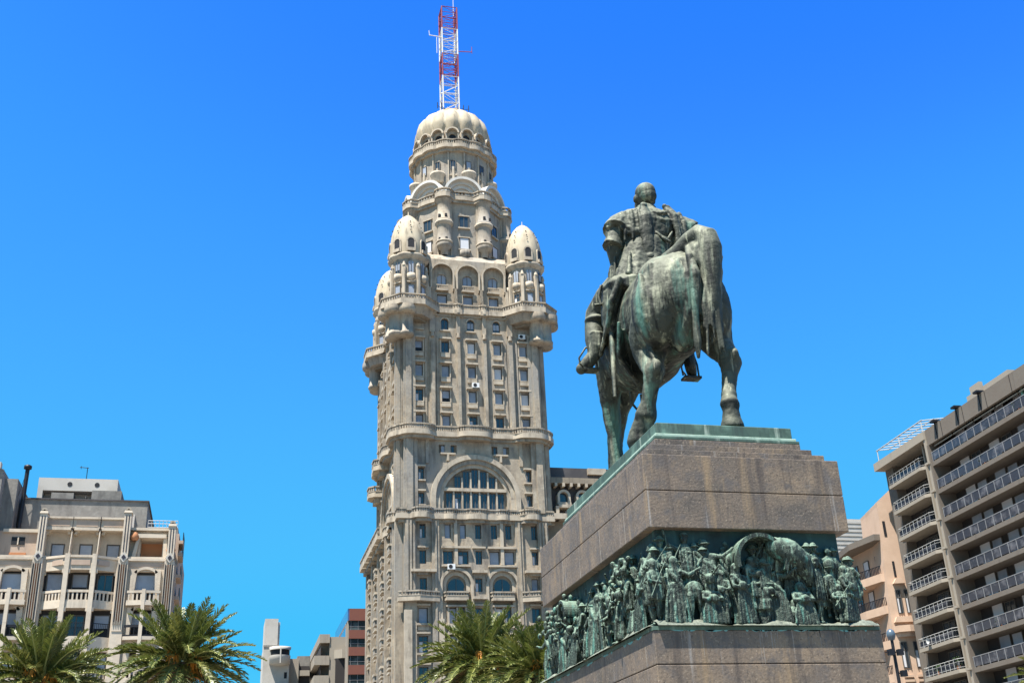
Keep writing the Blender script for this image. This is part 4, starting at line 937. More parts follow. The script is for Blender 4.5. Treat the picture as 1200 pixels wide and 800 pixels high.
# ------------------------------------------------------------------ bronze relief band on the pedestal
def relief_variants():
    out = {}
    def head(bm, x, y, z, hat=0, turn=0):
        _ico(bm, (x, y, z), (.105,.12,.135), sub=2); _ico(bm, (x+turn*.09, y-.09, z-.02), (.03,.05,.035), sub=1)
        _chain(bm, [(x,y,z-.22,.065),(x,y,z-.08,.06)], n=8)
        if hat == 1: _ico(bm, (x,y,z+.07), (.2,.21,.035), sub=2); _ico(bm, (x,y,z+.12), (.11,.12,.09), sub=2)
        if hat == 2: _ico(bm, (x,y+.03,z+.02), (.15,.16,.17), sub=2); _chain(bm, [(x,y+.05,z,.14),(x,y+.05,z-.3,.17)], n=10)
        if hat == 3: _ico(bm, (x,y,z+.1), (.13,.14,.1), sub=2)
    def arm(bm, a, b, c, r=.07):
        _chain(bm, [(*a, r*1.15), (*b, r*.9), (*c, r*.65)], n=8)
        d = (V(c)-V(b)).normalized()
        p = V(c)+d*.06; _ico(bm, p, (.05,.05,.055), sub=1)
        for q in (-.03, 0, .03): _chain(bm, [(p.x+q,p.y,p.z,.018),(p.x+q*1.2+d.x*.08,p.y+d.y*.08,p.z+d.z*.08,.014)], n=5, cap=False)
    def robe(h=1.75, hat=2, lean=0, arms=0, w=1.0, tw=0):
        def f(bm):
            k = h/1.75
            _sect(bm, [(0,tw,0,.34*w,.24,.14,7),(.35*k,tw*.7,0,.30*w,.22,.16,7),(.75*k,tw*.3,0,.24*w,.19,.14,7),(1.0*k,lean*.3,0,.19,.16,.08,7),(1.2*k,lean*.6,0,.23,.17,.05,7),(1.42*k,lean*.9,0,.24,.15),(1.5*k,lean,0,.12,.1)], 36)
            for i in range(6):
                x = -.28*w+.11*i*w; _chain(bm, [(x*.6+lean*.4,-.19,1.05*k,.03),(x+tw*.4,-.24,.55*k,.045),(x*1.15+tw,-.26,.02,.055)], n=6)
            head(bm, lean*1.05, -.03, 1.65*k, hat, 1 if lean > 0 else -1)
            s = lean
            if arms == 0: arm(bm, (s+.22,-.05,1.38*k), (s+.28,-.2,1.1*k), (s+.05,-.3,1.12*k)); arm(bm, (s-.22,-.05,1.38*k), (s-.28,-.18,1.1*k), (s-.02,-.3,1.05*k)); _ico(bm, (s,-.28,1.12*k), (.15,.1,.12), sub=2)
            if arms == 1: arm(bm, (s+.22,-.05,1.38*k), (s+.42,-.15,1.3*k), (s+.68,-.2,1.45*k)); arm(bm, (s-.22,-.05,1.38*k), (s-.3,-.15,1.08*k), (s-.26,-.2,.85*k))
            if arms == 2: arm(bm, (s+.22,-.05,1.38*k), (s+.3,-.2,1.6*k), (s+.2,-.2,1.85*k)); arm(bm, (s-.22,-.05,1.38*k), (s-.4,-.15,1.15*k), (s-.55,-.2,1.2*k))
            _chain(bm, [(lean-.24,-.1,1.42*k,.06),(lean-.05,-.22,1.2*k,.07),(.2,-.2,.85*k,.06),(.24,-.12,.5*k,.05)], n=8)
        return f
    def man(h=1.8, hat=1, lean=0, arms=0, stride=.15, poncho=False, back=False, pack=False):
        def f(bm):
            k = h/1.8
            for s, d in ((-1, stride), (1, -stride)):
                _chain(bm, [(s*.1,0,.92*k,.14),(s*.12+d*.5,-.04,.5*k,.1),(s*.12+d*.6,0,.3*k,.09),(s*.12+d,.03,.08*k,.055)], n=10)
                _ico(bm, (s*.12+d+.03,-.06,.04), (.07,.14,.05), sub=2)
            _sect(bm, [(.78*k,0,0,.2,.15,.05,8),(1.0*k,lean*.4,0,.18,.13),(1.25*k,lean*.7,0,.22,.15),(1.46*k,lean,0,.23,.14),(1.55*k,lean,0,.1,.09)], 24)
            if poncho: _sect(bm, [(.7*k,lean*.4,0,.36,.24,.1,9),(1.0*k,lean*.6,0,.33,.22,.08,9),(1.3*k,lean*.8,0,.28,.2,.05,9),(1.5*k,lean,0,.2,.15),(1.58*k,lean,0,.1,.1)], 36)
            else: _sect(bm, [(.62*k,.02,.0,.26,.18,.12,8),(.9*k,lean*.3,0,.2,.16,.06,8),(1.0*k,lean*.4,0,.19,.15)], 32)
            head(bm, lean*1.1, -.03, 1.7*k, hat, 1 if lean >= 0 else -1)
            s = lean
            if arms == 0: arm(bm, (s+.24,0,1.42*k), (s+.32,-.1,1.12*k), (s+.25,-.2,.9*k)); arm(bm, (s-.24,0,1.42*k), (s-.33,-.1,1.12*k), (s-.28,-.15,.86*k))
            if arms == 1: arm(bm, (s+.24,0,1.42*k), (s+.4,-.2,1.25*k), (s+.2,-.32,1.3*k)); arm(bm, (s-.24,0,1.42*k), (s-.38,-.15,1.2*k), (s-.1,-.3,1.15*k)); _chain(bm, [(s-.45,-.3,.75*k,.03),(s+.35,-.3,1.9*k,.022)], n=6)
            if arms == 2: arm(bm, (s+.24,0,1.42*k), (s+.45,-.1,1.2*k), (s+.3,-.15,.95*k)); arm(bm, (s-.24,0,1.42*k), (s-.5,-.1,1.5*k), (s-.6,-.12,1.8*k))
            if pack: _ico(bm, (s-.05,-.22,1.25*k), (.2,.14,.22), sub=2)
            for q in range(5): _chain(bm, [(-.2+q*.1+s*.7,-.15,1.35*k,.025),(-.2+q*.1+s*.4,-.2,1.0*k,.035),(-.22+q*.11,-.2,.68*k,.035)], n=6)
        return f
    def crouch():
        def f(bm):
            _ico(bm, (0,0,.35), (.3,.24,.35)); _ico(bm, (.1,-.05,.7), (.22,.2,.28)); head(bm, .22, -.1, 1.02, 2, 1)
            _chain(bm, [(0,-.1,.35,.13),(.3,-.25,.5,.1),(.32,-.2,.08,.07)], n=8); arm(bm, (.2,-.1,.8), (.4,-.25,.65), (.5,-.25,.4))
            for q in range(6): _chain(bm, [(-.2+.08*q,-.18,.6,.03),(-.3+.11*q,-.26,.05,.05)], n=6)
        return f
    def animal(kind):
        def f(bm):
            _body(bm, [(-.2,0,1.0,.1,.15),(-.1,0,1.0,.28,.3),(.25,0,1.02,.3,.34),(.7,0,.98,.29,.33),(1.0,0,1.05,.2,.28)])
            for x, y in ((-.16,-.05),(.17,.0),(-.14,.85),(.15,.8)):
                _chain(bm, [(x,y,.85,.15),(x,y-.02,.5,.08),(x,y+.03,.28,.055),(x,y,.08,.06)], n=10); _ico(bm, (x,y-.03,.05), (.075,.1,.05), sub=2)
            _chain(bm, [(0,-.15,1.2,.06),(.02,-.26,1.0,.07),(.04,-.24,.6,.05)], n=8)
            if kind == 'ridden':
                _chain(bm, [(0,.35,1.25,.2),(0,.3,1.55,.19),(0,.28,1.8,.2),(0,.28,1.95,.09)], n=12); head(bm, 0, .25, 2.08, 1, 1)
                for s in (-1, 1): _chain(bm, [(s*.15,.35,1.3,.13),(s*.34,.2,1.1,.11),(s*.36,.15,.7,.07)], n=8); arm(bm, (s*.22,.28,1.8), (s*.34,.15,1.55), (s*.15,.1,1.45))
            if kind == 'ox': 
                _ico(bm, (.1,-.42,1.15), (.14,.25,.16)); _chain(bm, [(-.05,-.5,1.28,.04),(-.25,-.55,1.42,.03),(-.28,-.55,1.55,.015)], n=6); _chain(bm, [(.25,-.5,1.28,.04),(.42,-.55,1.42,.03),(.45,-.55,1.55,.015)], n=6)
        return f
    spec = dict(robeA=robe(1.85,2,.05,1,1.1), robeB=robe(1.7,2,-.06,0), robeC=robe(1.78,0,.08,2,.9,.15), robeD=robe(1.65,2,.1,0,1.0,-.12), robeE=robe(1.8,1,-.1,1,.95),
                manA=man(1.85,1,0,0), manB=man(1.8,1,.06,1,.2), manC=man(1.8,3,-.05,2,.22), manD=man(1.85,1,.05,0,.1,True), manE=man(1.75,2,-.08,1,.15,True), manF=man(1.8,0,.03,0,.2,pack=True),
                child=man(1.15,0,.02,1,.08), childB=robe(1.05,2,.03,0), crouch=crouch(), rider=animal('ridden'), ox=animal('ox'))
    for k, fn in spec.items():
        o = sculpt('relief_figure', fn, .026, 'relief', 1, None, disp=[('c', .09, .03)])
        out[k] = o
    return out
def build_frieze():
    R = relief_variants(); used = set()
    def put(k, wall, s, out, z, sc=1, rz=0):
        src = R[k]
        if k in used: o = link('relief_figure', src.data)
        else: o = src; used.add(k)
        o.parent = PED; o.matrix_parent_inverse = Matrix.Translation(-PED.location)
        if wall == 'front': o.location = (PX0+s, PY0-out+.17, z); a = 0
        else: o.location = (PX0-out+.17, PY0+s, z); a = -pi/2
        o.rotation_euler = (random.uniform(-.05,.05), random.uniform(-.06,.06), a+rz); f = random.uniform(.96, 1.05)
        o.scale = (sc*f*1.05, sc*.95, sc*f) if False else (sc*f*1.0, sc*.8, sc*f)
    random.seed(21)
    B = 6.68
    F = [('robeA',.55,.22,B,1.02,0),('manE',.15,.1,B,1.0,.5),('rider',1.15,.15,B-.05,1.0,.15),('manB',.65,-.12,B+.45,1.0,.2),('manD',1.6,-.05,B+.3,1.0,-.4),('robeD',1.9,.2,B,.95,-.6),('robeC',2.05,-.1,B+.2,1.0,.3),
         ('robeB',2.5,.26,B,1.02,.3),('child',3.05,.32,B-.05,1.1,2.6),('robeE',3.6,.2,B,.98,-.4),('crouch',3.95,.36,B-.06,.85,.6),('childB',4.2,.36,B-.05,1.1,0),('manF',4.05,-.05,B+.2,1.0,2.8),('robeA',4.35,.1,B+.1,1.0,2.9),
         ('manC',4.75,.18,B,1.03,.4),('rider',5.0,-.1,B+.2,.9,-.5),('manA',5.3,.2,B+.1,.85,.3),('ox',4.85,.1,B,.8,.9),('robeD',5.65,.2,B+.05,1.0,.5),('manD',6.0,.14,B,1.08,.3),('child',5.45,.34,B+.02,.95,.2),('manE',6.05,-.1,B+.3,.95,2.0),
         ('manB',.05,-.1,B+.4,1.0,0),('manA',1.35,-.15,B+.6,.9,0),('manC',2.35,-.16,B+.52,.95,0),('manF',5.35,-.15,B+.55,.95,0),('manD',5.6,-.16,B+.5,.98,.2),('manE',4.5,-.16,B+.5,.92,0),('robeB',4.1,-.17,B+.45,.95,0),('childB',1.55,.3,B,1.0,0),('ox',1.75,-.05,B+.1,1.0,-.8)]
    for k, s, out, z, sc, rz in F: put(k, 'front', min(s, 5.78), out*.62, z, sc*.92, rz)
    for i in range(15): put(['manA','robeB','manC','manD','robeE','manF','childB','manB'][i % 8], 'front', .3+i*.385+random.uniform(-.1,.1), random.uniform(-.12,.0)/.62, B+random.uniform(.35,.62), random.uniform(.95,1.02), random.uniform(-.8,.8))
    keys = ['robeA','manB','manE','robeC','manD','robeB','manF','robeD','manC','robeE','manA','child','crouch']
    s = .3; i = 0
    while s < 10.9:                              # front row on the left side
        k = keys[(i*5+2) % len(keys)]; put(k, 'left', s, random.uniform(.08,.2), B-.02, random.uniform(.86,1.0), random.uniform(-.8,.8)); s += random.uniform(.42,.58); i += 1
    s = .55
    while s < 10.8:
        k = keys[(i*7+1) % 10]; put(k, 'left', s, random.uniform(-.14,-.03), B+random.uniform(.3,.55), random.uniform(.9,1.0), random.uniform(-.6,.6)); s += random.uniform(.55,.75); i += 1
    for s_ in (2.2, 4.7, 7.6, 9.4): put('rider' if s_ in (4.7, 9.4) else 'ox', 'left', s_, .12, B, .98, random.uniform(-.9,.9))
    # covered wagon
    b = MB(frame((PX0, PY0, 0), (1, 0))).use('relief')
    cx, cz = 3.1, 8.34
    b.arch(cx, cz, .66, .77, -.28, .32, a0=-.35, a1=pi+.25, n=26)
    b.build('wagon_hood', parent=PED)
    def cover(bm):
        _body(bm, [(27.95,14.75,8.45,.15,.3),(28.0,14.9,8.5,.55,.55),(28.15,14.9,8.5,.6,.62)])
        _chain(bm, [(14.55,27.9,8.75,.3),(14.9,27.95,8.6,.42),(15.3,28.0,8.35,.35),(15.5,28.05,7.9,.2)], flat=1)
        _chain(bm, [(13.4,27.95,7.75,.04),(13.9,27.9,7.74,.05),(14.4,27.95,7.75,.04)], n=8)
        _chain(bm, [(13.5,28.1,7.6,.12),(14.4,28.1,7.6,.12)], n=10)
        for k in range(5): _chain(bm, [(14.65+.14*k,27.72+.05*k,8.98-.06*k,.04),(14.7+.15*k,27.68+.05*k,8.5,.05),(14.72+.15*k,27.75+.04*k,8.0,.04)], n=6)
    sculpt('wagon_cover', cover, .035, 'relief', 2, PED, disp=[('c', .15, .05)])
    for s_, z, k in ((2.75,7.35,'crouch'),(3.25,7.6,'crouch'),(3.0,7.4,'childB')): put(k, 'front', s_, .05, z, .95, .3)
    b = MB((V((PX0, PY1, 0)), V((0,-1,0)), V((-1,0,0)))).use('relief')
    b.arch(3.4, 8.4, .34, .42, -.2, .35, a0=-.4, a1=pi+.4, n=20); b.build('wagon_hood', parent=PED)
    def bush(bm):
        random.seed(9)
        for k in range(80):
            _ico(bm, (PX0-.0-random.uniform(-.1,.25), random.uniform(35.5,38.8), random.uniform(8.1,8.95)), (.09,.09,.12), sub=1)
        for k in range(30):
            _ico(bm, (PX0-random.uniform(0,.25), random.uniform(29.6,30.6), random.uniform(8.4,8.9)), (.09,.09,.1), sub=1)
    sculpt('relief_foliage', bush, .03, 'relief', 0, PED)
    for k, o in R.items():
        if k not in used: bpy.data.objects.remove(o)
build_frieze()
# ------------------------------------------------------------------ neighbours
M['cream'] = mat('cream_render', (0.491,0.420,0.333), .85, noise=[((0.299,0.245,0.190), .6, .45, .8), ((0.422,0.374,0.306), 1.3, .5, .8)], streak=((0.204,0.170,0.136), 1.4, .58, .85, .1), bump=.2, bscale=4)
M['cream2'] = mat('pink_cream_render', (0.389,0.299,0.232), .85, noise=((0.286,0.211,0.163), .7, .45, .8), streak=((0.204,0.163,0.136), 1.6, .6, .85, .1))
M['grey_conc'] = mat('old_concrete', (0.204,0.190,0.170), .9, noise=[((0.136,0.129,0.116), .8, .45, .75), ((0.272,0.258,0.231), 2, .55, .8)], streak=((0.082,0.075,0.068), 1.2, .5, .8, .2), bump=.3, bscale=4)
M['pale_wall'] = mat('pale_wall', (0.422,0.394,0.354), .85, noise=((0.340,0.313,0.272), .5, .45, .75), streak=((0.204,0.184,0.163), 1.0, .62, .85, .1))
M['brick'] = mat('red_brown_brick', (.165,.060,.040), .8, noise=((0.150,0.054,0.041), 1.5, .4, .7))
M['blue_glass'] = mat('blue_glass', (0.034,0.082,0.204), .12, spec=.8, noise=((0.082,0.136,0.272), .5, .4, .7))
M['green_glass'] = mat('dark_office_glass', (0.020,0.034,0.037), .1, spec=.8, noise=((0.102,0.136,0.136), .35, .55, .7))
M['brown_conc'] = mat('brown_concrete', (.140,.121,.101), .85, noise=((0.129,0.105,0.085), .6, .4, .75), streak=((0.088,0.075,0.061), 1.2, .58, .85, .12), bump=.2, bscale=4)
M['beige_conc'] = mat('beige_concrete', (0.277,0.243,0.196), .85, noise=((0.258,0.224,0.184), .7, .45, .75), streak=((0.163,0.136,0.116), 1.2, .58, .85, .12))
M['pink'] = mat('salmon_render', (.47,.335,.245), .85, noise=((.40,.28,.20), .6, .4, .75), streak=((0.286,0.190,0.136), 1.5, .62, .85, .1))
M['recess_shade'] = mat('shaded_recess_wall', (0.034,0.030,0.029), .9, noise=((0.034,0.031,0.031), .5, .4, .7))  # near-black wall colour paints in the shade of the balcony recesses
M['rail_white'] = mat('white_rail', (0.359,0.359,0.347), .5)
M['rail_grey'] = mat('grey_rail', (0.272,0.272,0.279), .4, .3)
M['rail_glass'] = mat('smoked_rail_panel', (0.034,0.038,0.050), .25, spec=.6, noise=((0.136,0.136,0.150), .8, .5, .7))
M['stripe_red'] = mat('rust_stripe', (0.286,0.109,0.048), .7); M['stripe_dark'] = mat('dark_tile', (0.027,0.024,0.034), .4)
M['orange_paint'] = mat('orange_render', (0.408,0.177,0.082), .8)
M['iron'] = mat('black_iron', (0.020,0.020,0.024), .5, .4)
M['leaf_pot'] = mat('balcony_plants', (0.034,0.068,0.020), .8)

def left_building():
    T = thing('apartment_building', 'cream art deco block with fluted pilasters and a bow-fronted centre, behind two palms', 'building', (-11, 97, 0))
    F = frame((0, 90, 0), (1, 0)); X0, X1 = -17.6, -4.3
    b = MB().use('cream2'); b.box(X0, X1, 90, 106, 0, 22.5); b.box(-14.4, -8.1, 90.9, 106, 22.5, 25.9)
    b.box(X0, -14.4, 91.5, 106, 22.5, 25.1); b.box(-8.1, X1, 91.2, 106, 22.5, 25.2); b.build('wall', parent=T)
    # bays
    b = MB(F); t = MB(F)
    def col(u, w, d, z0, z1, m='cream'): t.use(m); t.box(u-w/2, u+w/2, 0, d, z0, z1)
    # top storey centre: splayed recesses
    b.use('cream')
    for i, u in enumerate((-13.2, -11.15, -9.15)):
        b.box(u-1.02, u+1.02, -.55, .1, 25.15, 25.95); b.use('cream2'); b.box(u-.8, u+.8, .1, .13, 25.3, 25.75); b.use('cream'); b.box(u-1.02, u+1.02, .1, .25, 25.85, 26.0)
        b.prism([(u-.95,-.8),(u+.95,-.8),(u+.9,.25),(u-.9,.25)], 24.95, 25.15); 
        b.arch(u, 24.5, .75, .95, -.85, -.1, a0=.25, a1=pi-.25, n=8)
        b.facing(u-1.02, u+1.02, 22.6, 24.95, [(u-.5, u+.5, 22.7, 24.1)], -.85, -.7)
        for s in (-1, 1):
            x = u+s*1.0; b.add([(x-s*.02,-.7,22.6),(x-s*.02,-.7,24.95),(x,.3,24.95),(x-s*.0,.75,22.6),(x+s*.03,-.7,22.6),(x+s*.03,-.7,24.95),(x+s*.03,.3,24.95),(x+s*.03,.75,22.6)], [(0,1,2,3),(7,6,5,4),(0,3,7,4),(3,2,6,7),(2,1,5,6),(1,0,4,5)])
        window(F, u, -.84, 23.4, .96, 1.35, 'shut', T)
        b.use('iron'); b.box(u-1.04, u-1.0, .3, .33, 22.7, 26.0); b.use('cream')
    # roof line
    b.use('pale_wall'); b.box(-14.2, -8.2, -1.2, -.4, 25.9, 26.15)
    # left and right top bays
    b.use('cream'); b.facing(-7.9, -5.0, 22.6, 25.2, [(-7.1, -5.45, 22.7, 24.4)], -1.2, -.2); b.use('orange_paint'); b.box(-7.1, -5.45, -1.25, -1.15, 22.7, 24.3); b.use('cream')
    b.sheet([(-7.75,22.6),(-7.45,22.6),(-7.15,24.5),(-7.35,24.6)], -.2, .15); b.sheet([(-5.35,22.6),(-5.05,22.6),(-5.15,24.6),(-5.4,24.5)], -.2, .15); b.box(-7.5, -5.2, -.2, .25, 24.45, 24.75); b.box(-7.9, -5.0, -.2, .2, 25.05, 25.25)
    b.use('cream2'); b.box(-17.6, -14.6, -1.5, -.5, 22.6, 25.0); b.use('cream'); b.box(-17.2, -14.5, -1.5, -.3, 24.85, 25.1); b.use('dark'); b.box(-16.55, -15.6, -.5, -.46, 23.9, 24.5); b.use('cream'); b.box(-16.12, -16.03, -.5, -.4, 23.9, 24.5); b.use('orange_paint'); b.box(-16.6, -15.4, -.5, -.44, 23.0, 23.3); b.use('cream')
    # corner vases
    # storeys down the front
    rows = [(20.2,21.55,19.35,True),(17.2,18.7,16.8,False),(14.1,15.6,13.7,True),(11.0,12.5,10.6,True),(7.9,9.4,7.5,True),(4.8,6.3,4.4,True)]
    bow = [(-13.95,.25),(-12.15,1.15),(-10.2,1.15),(-8.5,.25)]
    def seg(i): return bow[i], bow[i+1]
    for j, (z0, z1, zb, solid) in enumerate(rows):
        # bow centre: slabs, parapets, piers
        P = bow
        b.use('cream'); poly = [(-13.95,-.6)]+P+[(-8.5,-.6)]
        b.prism(poly, z1+.15, (z1+1.07) if j == 0 else rows[j-1][2]-(.2 if rows[j-1][3] else .35))      # spandrel above
        b.use('recess_shade'); b.box(-13.8, -8.6, .0, .02, zb, z1+.15)
        b.use('cream'); b.prism(poly, zb-.35 if not solid else zb-.2, zb)
        for i in range(3):
            (a, da), (c, dc) = seg(i); L = sqrt((c-a)**2+(dc-da)**2); ux, uy = (c-a)/L, (dc-da)/L
            if solid: b.use('cream'); b.balus([(a+ux*.2, da+uy*.2-.1), (c-ux*.2, dc-uy*.2-.1)], zb, .85, step=.26, r=.06, rail=.09)
            else:
                b.use('iron')
                n = int(L/.13)
                for k in range(n): b.box(a+ux*L*k/n-.015, a+ux*L*k/n+.015, da+uy*L*k/n-.12, da+uy*L*k/n-.09, zb, zb+.95)
                b.prism([(a,da-.13),(c,dc-.13),(c,dc-.08),(a,da-.08)], zb+.95, zb+1.0)
        for (u, d) in P:
            b.use('cream'); b.prism([(u-.17,d-.35),(u+.17,d-.35),(u+.17,d+.12),(u-.17,d+.12)], zb-.3, (z1+1.35) if j == 0 else rows[j-1][2]-.3)
            b.prism([(u-.28,d-.3),(u+.28,d-.3),(u+.28,d+.05),(u-.28,d+.05)], z1-.1, z1+.2)
        for i, u in enumerate((-13.0, -11.2, -9.4)): window(F, u+.05*j, .03, (z0+z1)/2-.1+(0 if solid else -.15), 1.15, 1.6, ['shut','half','open','half'][(i+j) % 4], T)
        # side bays
        for u0, u1, um in ((-7.85,-5.05,-6.45),(-17.4,-14.6,-15.95)):
            b.use('cream'); b.facing(u0, u1, zb-.3, z1+1.35 if j == 0 else rows[j-1][2]-.3, [(u0+.35, u1-.35, zb-.1, z1+.2)], .0, .45)
            b.use('recess_shade'); b.box(u0+.3, u1-.3, .0, .02, zb, z1+.2)
            b.use('cream'); b.sheet([(u0+.3,zb),(u0+.6,zb),(u0+.75,z1+.3),(u0+.3,z1+.3)], .1, .6); b.sheet([(u1-.6,zb),(u1-.3,zb),(u1-.3,z1+.3),(u1-.75,z1+.3)], .1, .6)
            b.arch(um, z1-.6, .95, 1.15, .2, .6, a0=.7, a1=pi-.7, n=8)
            b.prism([(u0+.1,.4),(u1-.1,.4),(u1-.2,.95),(um,1.15),(u0+.2,.95)], zb-.25, zb); b.use('cream' if solid else 'iron'); b.balus([(u0+.2,.85),(um,1.05),(u1-.2,.85)], zb, .85, step=.26, r=.06 if solid else .02, rail=.09 if solid else .03)
            b.use('cream'); b.box(um-.13, um+.13, .75, 1.15, rows[j+1][2]+.96 if j < 5 else 0, zb+.95)
            window(F, um, .03, (z0+z1)/2, 1.6, 1.45, 'shut' if j % 2 == 0 else 'half', T)
    # panels above the first row
    b.use('cream2')
    for a, c in ((-7.7,-5.2),(-17.3,-14.8)): b.box(a, c, .45, .48, 22.1, 22.4)
    for i in range(3):
        (a, da), (c, dc) = seg(i); b.prism([(a+.3,da+.02),(c-.3,dc+.02),(c-.3,dc+.06),(a+.3,da+.06)], 22.05, 22.45)
    b.use('cream'); b.prism([(-14.1,-.6),(-14.05,.3),(-12.15,1.25),(-10.2,1.25),(-8.4,.3),(-8.4,-.6)], 22.62, 22.8); b.box(-7.9, -5.0, 0, .6, 22.55, 22.72); b.box(-17.5,-14.5,0,.6,22.55,22.72)
    b.build('bay_front', parent=T)
    # three tall pilasters
    for u, zt in ((-14.3, 26.1), (-8.17, 26.3), (-4.78, 25.3)):
        t = MB(F).use('cream'); t.box(u-.42, u+.42, -.2, .75, 0, 17.2); t.box(u-.36, u+.36, -.2, .8, 17.2, 22.6); t.box(u-.26, u+.26, -.5, .65, 22.6, zt)
        for k, q in enumerate((-.24, -.08, .08, .24)):
            t.use('stripe_red' if k in (1,2) else 'stripe_dark'); t.box(u+q-.03, u+q+.03, .8, .83, 17.9+.1*(k%2), 22.2)
            t.use('beige_conc'); t.box(u+q-.045-.05, u+q-.045, .8, .9, 17.7, 22.3)
        t.use('pale_wall'); t.sheet([(u-.33,22.75),(u,22.35),(u+.33,22.75),(u,23.15)], .66, .9); t.use('stripe_dark'); t.sheet([(u-.17,22.75),(u,22.55),(u+.17,22.75),(u,22.95)], .9, .93)
        t.use('stripe_dark'); 
        for q in (-.1, .1): t.box(u+q-.03, u+q+.03, .65, .68, 23.2, zt-.2)
        t.use('beige_conc'); t.prism([(u-.32,-.4),(u+.32,-.4),(u+.32,.72),(u-.32,.72)], zt, zt+.2, top=.8)
        t.arch(u, zt+.25, .08, .22, .2, .6, n=8); 
        if u > -5 or zt > 26.2: t.use('orange_paint'); t.lathe(u-(.6 if zt > 26.2 else 0)*-1, .2, [(.2,24.2-(1.0 if u>-5 else 0)),(.36,24.5-(1.0 if u>-5 else 0)),(.2,24.85-(1.0 if u>-5 else 0))], 10)
        t.build('pilaster', parent=T)
    # right flank with small balconies
    G = (V((X1, 90, 0)), V((0,1,0)), V((1,0,0))); 
    for z in (24.3, 23.3, 21.6, 19.9, 18.2, 15.2, 12.2): b = MB(G).use('cream2'); b.box(.8, 3.2, 0, .35, z, z+.25); b.use('iron'); b.box(.8, 3.2, .3, .35, z+.25, z+.9); b.build('flank_balcony', parent=T)
    # penthouse, tank housing and railing
    b = MB().use('grey_conc'); b.box(-16.4, -7.0, 92.2, 104, 25, 28.0); b.use('slate'); b.box(-16.5, -6.9, 92.1, 104.1, 28.0, 28.1)
    b.use('grey_conc'); b.box(-6.85, -4.45, 91.6, 104, 25.2, 25.75); b.use('dark'); b.box(-10.4,-10.2,92.1,92.2,25.6,26.3); b.box(-9.9,-9.1,92.05,92.2,26.2,26.35)
    b.use('pale_wall'); b.box(-8.6, -7.9, 92.0, 92.2, 25.8, 26.9)
    b.build('penthouse', parent=T)
    b = MB().use('pale_wall'); b.box(-15.7, -15.3, 93.5, 98, 28.0, 30.2); b.box(-15.3, -9.6, 93.5, 98, 29.15, 30.2); b.box(-15.7,-9.6,94.6,98,27.9,29.15)
    b.use('grey_conc'); b.box(-14.6, -12.9, 93.4, 94.6, 28.0, 28.95); b.box(-11.5, -9.2, 93.2, 97, 28.0, 29.15); b.use('recess_shade'); b.box(-12.9, -11.5, 94.2, 94.6, 28.0, 28.0); b.use('grey_conc'); b.box(-12.0,-11.95,93.6,94.3,28.6,28.8)
    b.use('dark')
    for x in (-13.3, -11.2): b.fr = frame((0,93.5,0),(1,0)); b.sheet([(x+.2*cos(k*pi/5), 29.7+.2*sin(k*pi/5)) for k in range(10)], -.01, .02); b.fr = None
    b.build('water_tank_housing', parent=T)
    b = MB().use('rail_white')
    for z in (25.75, 26.05, 26.3): b.tube([(-6.8,91.7,z+.05),(-4.5,91.7,z+.05)], .025, 4)
    for k in range(9): b.tube([(-6.8+k*.287,91.7,25.7),(-6.8+k*.287,91.7,26.36)], .02, 4)
    b.build('roof_railing', parent=T)
    b = MB().use('iron'); b.tube([(-12.1,93.6,30.2),(-12.1,93.6,31.2)], .03, 4); b.tube([(-12.7,93.6,31.2),(-12.0,93.6,31.15)], .03, 4); b.tube([(-12.6,93.6,31.05),(-12.6,93.6,31.3)], .02, 4)
    o = b.build('tv_aerial'); tag(o, 'thin television aerial on the white rooftop tank housing', 'aerial')
left_building()
def far_left():
    T = thing('concrete_building', 'bare grey concrete building at the left edge with a round-headed opening', 'building', (-22, 96, 0))
    b = MB().use('grey_conc'); b.box(-30, -17.7, 89.6, 104, 0, 29.6); b.box(-17.7,-16.75,90.8,104,0,29.2); b.use('pale_wall'); b.box(-30,-17.9,89.4,90,29.6,30.1); b.build('wall', parent=T)
    b = MB(frame((0,89.6,0),(1,0))).use('dark'); b.sheet([(-19.4,20),(-18.1,20)]+[(-18.75+.65*cos(pi*i/10),23.6+.65*sin(pi*i/10)) for i in range(11)], 0, .05); b.build('opening', parent=T)
    b = MB().use('iron'); b.tube([(-16.35,91.5,25.2),(-16.3,91.5,30.2)], .16, 8); b.lathe(-16.3,91.5,[(.15,30.2),(.3,30.25),(.3,30.5),(.1,30.6)],10); b.tube([(-16.3,91.5,30.3),(-17.2,92,26)], .02, 4)
    o = b.build('flue_pipe'); tag(o, 'rusty dark metal flue pipe with a cap beside the concrete building', 'chimney')
far_left()
